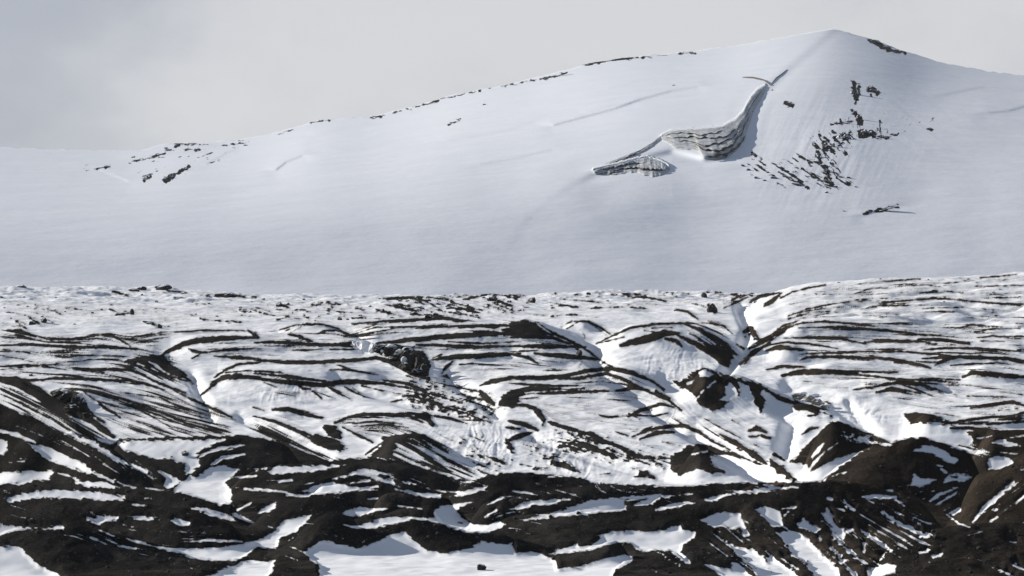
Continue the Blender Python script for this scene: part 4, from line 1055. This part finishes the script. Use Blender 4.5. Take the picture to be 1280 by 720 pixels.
# ------------------------------------------------------------------ ice cliffs
def lerp_poly(pts, n):
    c = np.r_[0, np.cumsum(np.hypot(*np.diff(pts, axis=0).T))]
    u = np.linspace(0, c[-1], n)
    return np.stack([np.interp(u, c, pts[:, 0]), np.interp(u, c, pts[:, 1])], 1)
def SURF(px, py):
    py = max(py, float(np.interp(px, pxs, sk)) + .3)
    return float(mount_depth(np.array([px]), np.array([py]))[0])
def wall_mesh(name, top, bot, D, thick, ledge, seed, material, rows=22, lip=6.0, steep=0.22):
    n = len(top)
    bm = bmesh.new(); lay = bm.verts.layers.float.new('strata')
    F, B = [], []
    for i in range(n):
        f, b = [], []
        for j in range(rows):
            v = j / (rows - 1)
            px = top[i][0] + (bot[i][0] - top[i][0]) * v; py = top[i][1] + (bot[i][1] - top[i][1]) * v
            nz = float(vnoise(np.array([v * 9.0 + 0.6 * math.sin(i * .09) + seed]), np.array([i / 22.0 + seed]))[0])
            nz2 = mnoise.fractal(Vector((i * .16, v * 5, seed)), .8, 2, 3)
            blk = mnoise.cell(Vector((i / 6.5 + seed, v * 3.0 + .4 * math.sin(i * .3), seed)))
            off = ledge * (nz + .6 * nz2 + .9 * blk) * math.sin(math.pi * min(1, v + .12))
            d_ = (SURF(px, py) * (1 - steep) + steep * SURF(bot[i][0], bot[i][1])) if D is None else D[i]
            lean = 0.0 if D is not None else lip * math.sin(math.pi * min(1.0, .25 + v * .75)) ** .7
            vf = bm.verts.new(world_at(px, py, d_ - off - lean)); vf[lay] = v + seed; f.append(vf)
            vb = bm.verts.new(world_at(px, py, d_ + thick)); vb[lay] = v + seed; b.append(vb)
        F.append(f); B.append(b)
    for i in range(n - 1):
        for j in range(rows - 1):
            bm.faces.new((F[i][j], F[i][j + 1], F[i + 1][j + 1], F[i + 1][j]))
            bm.faces.new((B[i][j], B[i + 1][j], B[i + 1][j + 1], B[i][j + 1]))
        bm.faces.new((F[i][0], F[i + 1][0], B[i + 1][0], B[i][0]))
        bm.faces.new((F[i][-1], B[i][-1], B[i + 1][-1], F[i + 1][-1]))
    for i, fl_ in ((0, False), (n - 1, True)):
        for j in range(rows - 1):
            q = (F[i][j], B[i][j], B[i][j + 1], F[i][j + 1])
            bm.faces.new(q[::-1] if fl_ else q)
    for fc_ in bm.faces: fc_.smooth = True
    me = bpy.data.meshes.new(name); bm.to_mesh(me); bm.free(); me.materials.append(material)
    o = bpy.data.objects.new(name, me); C.objects.link(o)
    return o
def cliff(name, top, bot, label, dirt, seed, cornice=True, ledge=5.0, thick=26):
    n = 140
    tp, bt = lerp_poly(P(top).astype(float), n), lerp_poly(P(bot).astype(float), n)
    ii = np.arange(n); room = np.clip(np.hypot(*(bt - tp).T) / 18, 0, 1)
    bt[:, 1] += room * (2.4 * fbm(ii / 16.0 + seed, ii * 0 + 3.1, 3, .5))
    tp[:, 1] += room * 0.9 * fbm(ii / 7.0 + seed, ii * 0 + 9.4, 3, .6)
    root = bpy.data.objects.new(name, None); C.objects.link(root)
    root.location = world_at(bt[n // 2, 0], bt[n // 2, 1], SURF(*bt[n // 2]))
    tag(root, label, 'ice cliff', 'ice cliffs on the mountain')
    bpy.context.view_layer.update()
    inv = root.matrix_world.inverted()
    def child(o, par=root):
        o.parent = par; o.matrix_parent_inverse = inv
        return o
    child(wall_mesh('ice_face', tp, bt, None, thick, ledge, seed, M_ICE, lip=9.0))
    for v0, v1, a, b in dirt:
        i0, i1 = int(a * (n - 1)), int(b * (n - 1)) + 1
        k = np.arange(i0, i1)
        wob = 0.03 * np.sin(k * .11 + v0 * 20) + 0.02 * np.sin(k * .43 + v0 * 50)
        tap = np.sin(math.pi * (k - i0 + .5) / (i1 - i0)) ** .5
        mid_ = (v0 + v1) / 2 + wob; hw = (v1 - v0) / 2 * tap * (1 + .5 * np.sin(k * .8 + seed))
        A_ = tp[k] + (bt[k] - tp[k]) * np.clip(mid_ - hw, 0, 1)[:, None]
        B_ = tp[k] + (bt[k] - tp[k]) * np.clip(mid_ + hw, 0, 1)[:, None]
        child(wall_mesh('dirt_shade_layer', A_, B_, np.array([SURF(*((A_[q] + B_[q]) / 2)) * .78 + .22 * SURF(*bt[i0 + q]) for q in range(i1 - i0)]) - 9.0 - ledge * 1.4, 4, ledge * .3, seed + v0 * 7, M_DIRT, rows=6))
    if cornice:
        A_ = tp + np.array([0, -3.2]); B_ = tp + np.array([0, 1.0]) + (bt - tp) * .06
        child(wall_mesh('snow_cornice', A_, B_, None, 14, 1.2, seed + 3, M_SNOW, rows=6, lip=20.0, steep=0))
    return root
cliff('ice_cliff', "826,171 838,164 852,162 872,162 892,160 908,156 920,149 929,140 934,130 940,120 948,112 957,107",
      "829,177 842,183 858,187 870,191 880,199 895,200 908,197 920,190 930,178 935,162 943,138 958,112",
      'large curved cliff of dirty layered ice under the left edge of the summit face',
      [(.14, .19, .04, .5), (.30, .36, .06, .66), (.50, .55, .12, .72), (.66, .74, .25, .78), (.86, .95, .32, .66), (.38, .48, .72, .96)], 1.0, ledge=3.2, thick=18)  # dirt layers; the lowest also put shade into the wall's lower edge
cliff('ice_cliff', "741,212 760,208 780,203 796,199 808,197 822,200 836,208",
      "745,218 762,218 780,216 796,215 806,219 818,220 830,218 838,213",
      'small low slab of layered ice left of and below the large curved ice cliff',
      [(.20, .30, .05, .6), (.55, .68, .25, .9), (.80, .92, .05, .35)], 5.0, True, 2.4, 14)
cliff('ice_cliff', "742,211 760,203 780,195 800,187 815,178 828,168", "745,215 762,207 782,199 803,191 817,182 829,173",  # ice strip standing in for the thin bluish shadow along this snow edge
      'thin ice strip in place of a bluish shadow slanting up from the small slab to the large cliff', [(.45, .8, .02, .35), (.5, .85, .45, .6)], 9.0, False, 2.0, 12)
# brown ledge above the cliff: two arms meeting at a point
def ledge_rock(pts, h, seed):
    ln = lerp_poly(P(pts).astype(float), 40)
    hw = h * np.sin(math.pi * (np.arange(40) + 1.5) / 42) ** .5 * .5
    Dl = mount_depth(ln[:, 0], ln[:, 1]) - 5
    return wall_mesh('rock_ledge', ln - np.stack([hw * 0, hw], 1), ln + np.stack([hw * 0, hw], 1), Dl, 14, 3.0, seed, M_DIRT, rows=7)
tag(ledge_rock("928,97 942,98 955,101 964,107", 4.2, 3), 'brown rock ledge lying flat above the upper end of the ice cliff', 'rock', 'brown ledges above the ice cliff')
tag(ledge_rock("964,105 970,98 977,93 984,87", 2.2, 8), 'brown rock ledge rising towards the summit from the flat ledge', 'rock', 'brown ledges above the ice cliff')

# ------------------------------------------------------------------ boulders of the shelf
BOULD = [rock_mesh("boulder", 500 + k, 16, .14, 3) for k in range(6)]
named = [
 (27,358,10,4,'flat dark boulder alone on the skyline of the shelf at the far left'),
 (205,360,25,6,'long dark rock mound on the skyline of the shelf'),
 (180,361,7,6,'upright dark boulder on the skyline left of the long rock mound'),
 (168,363,14,3,'low dark rock left of the upright skyline boulder'),
 (288,369,16,6,'wedge shaped dark boulder on the skyline right of the long mound'),
 (145,365,9,4,'dark low boulder on the skyline between the flat boulder and the mound'),
 (231,366,7,3,'small skyline stone between the long mound and the wedge boulder'),
 (55,401,9,6,'largest dark boulder beside the snow hollow at the left'),
 (40,404,9,6,'dark boulder in the middle of the snow hollow at the left'),
 (165,391,6,7,'upright dark boulder in the middle of the left snow shelf'),
 (148,393,9,4,'broad dark boulder just left of the upright one in mid shelf'),
 (200,408,5,7,'thin upright boulder just above the first debris bands'),
 (350,381,9,7,'dark double boulder on the shelf right of the wedge boulder'),
 (478,389,7,5,'dark boulder left of the rugged knoll on the shelf'),
 (535,396,9,5,'dark boulder under the rugged knoll on the shelf'),
 (425,399,6,4,'dark boulder on the lower shelf close above the striped dome'),
 (615,374,12,6,'dark jagged rock crowning the second knoll on the shelf'),
 (626,377,9,5,'dark rock on the right slope of the second knoll'),
 (535,375,8,5,'dark rock crowning the first rugged knoll on the shelf'),
 (665,376,11,7,'blocky dark rock at the right foot of the second knoll'),
 (735,367,6,4,'dark skyline boulder above the pale middle of the shelf'),
 (880,370,7,6,'rounded dark skyline boulder left of the broad striped slope'),
 (890,386,13,13,'big black square boulder in the saddle above the gully'),
 (602,709,10,10,'lone dark boulder in the big snowfield at the front'),
 (231,567,7,6,'dark round boulder on the white snow patch at the left'),
 (725,442,9,7,'dark boulder on the white bowl below the striped dome'),
 (721,436,5,5,'smaller dark boulder just above the one in the white bowl'),
 (689,646,5,4,'small dark stone at the lower edge of a snow patch on the brown ridge'),
 (723,641,4,4,'small dark stone on top of the snow patch on the brown ridge'),
 (828,623,5,4,'dark stone on the thin snow strip behind the brown ridge'),
 (1193,595,8,4,'dark stone in the small snow patch on the rounded brown hill'),
 (39,469,6,3,'dark stone on the snow above the long black band at the left'),
 (640,575,3,3,'single stone among the snow flutes in the middle'),
]
for k, (px, py, w, h, lab) in enumerate(named):
    p = ground_hit(px, py + h * .35); s = p.y / FPX
    o = put('boulder', BOULD[k % 6], M_BOULDER, (p.x, p.y, p.z + h * s * .2), (w * s * .58, min(w, 2 * h) * s * .55, h * s * .85), R(random.uniform(-8, 8)), 0)
    tag(o, lab, 'boulder', 'boulders on the moraine')
p = ground_hit(1062, 605); s = p.y / FPX
M_TAN = rock_material("tan_stone", (0.16, 0.10, 0.055), (0.30, 0.21, 0.13), 2.0, 1.0)
tag(put('stone', rock_mesh("stone", 900), M_TAN, (p.x, p.y, p.z + .1), (2.2 * s, 2 * s, 2 * s)), 'small orange tan stone on the brown gravel in front of the rounded hill', 'stone')
pts = [(2,371,5,3),(22,381,4,2.5),(34,383,4,3),(14,398,3,2.5),(177,369,4,3),(128,387,4,3),(116,391,4,3),(157,389,4,3),(218,373,3,2.5),(245,393,3,2.5),(271,395,4,3),(187,404,9,3),(211,408,4,3),(332,392,6,4),(360,380,6,4),(420,379,4,3),(435,399,4,3),(475,373,4,3),(510,376,5,3),(520,372,5,3),(555,375,5,3),(500,376,5,3),(605,372,5,3),(636,377,6,4),(770,368,3,2.5),(835,366,5,2.5),(860,367,4,2.5),(705,374,4,3),(718,375,5,3),(845,371,3,2.5),(844,388,4,3),(1242,366,4,3),(1256,367,3,2),(104,378,3,2),(70,372,3,2),(140,381,4,2.5),(52,396,4,2.5),(93,405,4,2.5),(300,384,4,2.5),(312,390,5,3),(380,374,4,2.5),(395,381,4,2.5),(410,392,5,3),(450,394,5,3),(462,383,5,3),(490,397,6,3),(560,385,6,3.5),(548,380,6,4),(572,392,7,3.5),(585,381,5,3),(596,394,5,3),(650,388,5,3),(545,392,7,4),(528,385,6,4),(518,391,6,3.5),(690,382,4,2.5),(760,376,4,2.5),(800,371,4,2.5),(915,368,5,3),(925,369,4,3),(940,369,5,3),(955,368,5,4),(945,377,5,4),(930,420,5,4),(938,417,6,5),(945,423,6,5),(925,433,5,4),(943,431,5,4),(1048,353,4,2),(1100,349,4,2),(1160,350,3,2),(1210,349,4,2.5),(1250,362,3,2),(1180,377,3,2),(30,371,3,2),(82,390,3,2),(6,385,3,2),(160,371,3,2),(195,377,4,2.5),(240,378,3,2),(262,380,4,2.5),(330,374,4,2.5)]
for k, (px, py, w, h) in enumerate(pts):
    p = ground_hit(px, py + h * .3); s = p.y / FPX
    o = put('rock', CHIP[k % 5], M_BOULDER, (p.x, p.y, p.z + h * s * .1), (w * s * .55, w * s * .5, h * s * .65), R(random.uniform(-15, 15)), 0)
    tag(o, 'small dark rock poking through the snow on the shelf or its gully', 'rock', 'small rocks strewn over the snow shelf')

# ------------------------------------------------------------------ outcrops of broken rock on the slope, with snow lodged on them
def outcrop(name, blocks, snow, label, mat_, cat, part='snow_patch'):
    c0 = np.mean([(b[0], b[1]) for b in blocks], axis=0)
    p0 = ground_hit(*c0)
    root = bpy.data.objects.new(name, None); C.objects.link(root); root.location = p0
    tag(root, label, cat)
    Dm = p0.y
    rnd = random.Random(int(c0[0]))
    for (px, py, w, h) in blocks:
        g = ground_hit(px, py + h * .3)
        s = g.y / FPX
        q = Vector(world_at(px, py, g.y - 0.3)) - p0
        me = rock_mesh("block", int(px * 7 + py), 9, .30, 3, [((q.x, q.y, q.z), (w * s * .6, w * s * .5, h * s * .6))])
        me.materials.append(mat_)
        bo = bpy.data.objects.new("block", me); C.objects.link(bo); bo.parent = root
    for (px, py, w, h) in snow:
        g = ground_hit(px, py + h * .3); s = g.y / FPX
        q = Vector(world_at(px, py, g.y - w * s * .30 - .6)) - p0
        mm_ = rock_mesh(part, int(px), 5, .2, 3, [((q.x, q.y, q.z), (w * s * .52, w * s * .4, h * s * .5))])
        for f in mm_.polygons: f.use_smooth = True
        mm_.materials.append(M_SNOW)
        so = bpy.data.objects.new(part, mm_); C.objects.link(so); so.parent = root
    return root
outcrop('rock_outcrop', [(474,436,14,10),(486,440,14,14),(497,446,15,14),(508,446,14,18),(517,452,16,22),(527,455,14,22),(531,463,10,16),(520,465,14,12),(506,459,14,10),(490,449,12,8)],
        [(489,434,14,7),(499,441,9,10),(509,437,13,7),(505,450,7,9),(481,443,5,5),(528,461,7,6),(478,439,5,4)], 'broken black rock wall with snow chunks at the end of a snow gully', M_OUTCROP, 'rock outcrop')
outcrop('rock_outcrop', [(72,493,14,9),(84,498,15,14),(95,504,14,16),(103,510,11,16),(90,511,16,10),(108,520,10,9)],
        [(80,489,14,5),(100,495,8,7),(104,505,4,12),(93,508,5,5)], 'black rock outcrop capped with snow on the long slope at the left', M_OUTCROP, 'rock outcrop')
M_DIRTYICE = rock_material("dirty_ice", (0.10, 0.09, 0.07), (0.42, 0.39, 0.33), 0.75, 1.2)
outcrop('ice_block', [(998,496,16,9),(1010,499,18,11),(1022,504,16,9),(1030,509,10,6)], [(1016,494,16,5),(1004,492,10,4)], 'dirty tan ice block sticking out above the bright snow cup', M_DIRTYICE, 'ice block', 'snow_cap')
outcrop('rock_outcrop', [(878,432,9,8),(888,432,9,7)], [(868,428,7,4)], 'small dark knob of rock at the head of the white bowl', M_OUTCROP, 'rock outcrop') if False else None
outcrop('snow_serac', [(455,433,20,13),(466,436,12,12),(446,430,14,9)], [(452,428,18,6)], 'pale broken snow block in the notch left of the black rock wall', M_SNOW, 'snow block', 'snow_cap')

# ------------------------------------------------------------------ gravel on the bare hummocks
rg = np.random.default_rng(21)
base_rocks = []
for k in range(4):
    g_ = rock_mesh("gravel_shape", 700 + k, 8, .15, 1)
    vv = np.array([v.co[:] for v in g_.vertices]); ff = np.array([p.vertices[:] for p in g_.polygons])
    base_rocks.append((vv, ff)); bpy.data.meshes.remove(g_)
cand = np.argwhere((ATT > 0.4) & (DD > 215) & (DD < 545) & V & (np.abs(PX - 640) < 670) & (PY < 730))
# even spread over the picture's ground: thin out where rows crowd
rowgap = np.abs(np.gradient(PY, axis=0))[cand[:, 0], cand[:, 1]] * np.gradient(av)[cand[:, 1]] * (400 / DD[cand[:, 0], cand[:, 1]]) ** 0.5
pick = cand[rg.choice(len(cand), 2600, replace=False, p=rowgap / rowgap.sum())]
VV, FF, nv = [], [], 0
for i_, j_ in pick:
    vv, ff = base_rocks[rg.integers(4)]
    s_ = 0.05 + 0.09 * rg.random() ** 2 + (0.22 * rg.random() if rg.random() < .06 else 0)
    a_ = rg.random() * 6.28; ca, sa = math.cos(a_) * s_, math.sin(a_) * s_
    q = np.stack([vv[:, 0] * ca - vv[:, 1] * sa, vv[:, 0] * sa + vv[:, 1] * ca, vv[:, 2] * s_ * .8], 1) + np.array([XX[i_, j_], DD[i_, j_], ZZ[i_, j_] + s_ * .25])
    VV.append(q); FF.append(ff + nv); nv += len(vv)
me = bpy.data.meshes.new("gravel"); me.from_pydata(np.vstack(VV).tolist(), [], np.vstack(FF).tolist())
M_GRAVEL = rock_material("gravel_stone", (0.018, 0.0165, 0.015), (0.075, 0.066, 0.056), 3.0, 1.6)
me.materials.append(M_GRAVEL)
go = bpy.data.objects.new("gravel", me); C.objects.link(go)
tag(go, 'dark gravel and small stones scattered over the bare hummocks', kind='stuff')

# ------------------------------------------------------------------ thin air between here and the mountain
zs = [min(v.co.z for v in ob.data.vertices) for ob in (keep,)] + [float(ZZ.min()), float(np.vstack(bZ).min())]
x1 = float(max(np.abs(np.vstack(bX)).max(), 420)) + 60; y0_, y1_ = -260.0, float(np.vstack(bY).max()) + 60
z0_, z1_ = min(zs) - 1.0, float(np.vstack(bZ).max()) + 12
bm = bmesh.new(); bmesh.ops.create_cube(bm, size=1.0)
for v in bm.verts: v.co = Vector((v.co.x * 2 * x1, (y0_ + y1_) / 2 + v.co.y * (y1_ - y0_), (z0_ + z1_) / 2 + v.co.z * (z1_ - z0_)))
me = bpy.data.meshes.new("haze"); bm.to_mesh(me); bm.free()
hm = bpy.data.materials.new("thin_haze"); hm.use_nodes = True; ht = hm.node_tree; ht.nodes.clear()
ho = N(ht, 'ShaderNodeOutputMaterial'); hv = N(ht, 'ShaderNodeVolumePrincipled')
hv.inputs['Color'].default_value = (0.90, 0.94, 1.0, 1); hv.inputs['Density'].default_value = HAZE; hv.inputs['Anisotropy'].default_value = 0.1
L(ht, hv.outputs[0], ho.inputs['Volume'])
me.materials.append(hm)
tag(C.objects.link(bpy.data.objects.new("haze", me)) or bpy.data.objects["haze"], 'thin pale haze lying over the snow slopes and mountain', kind='stuff')
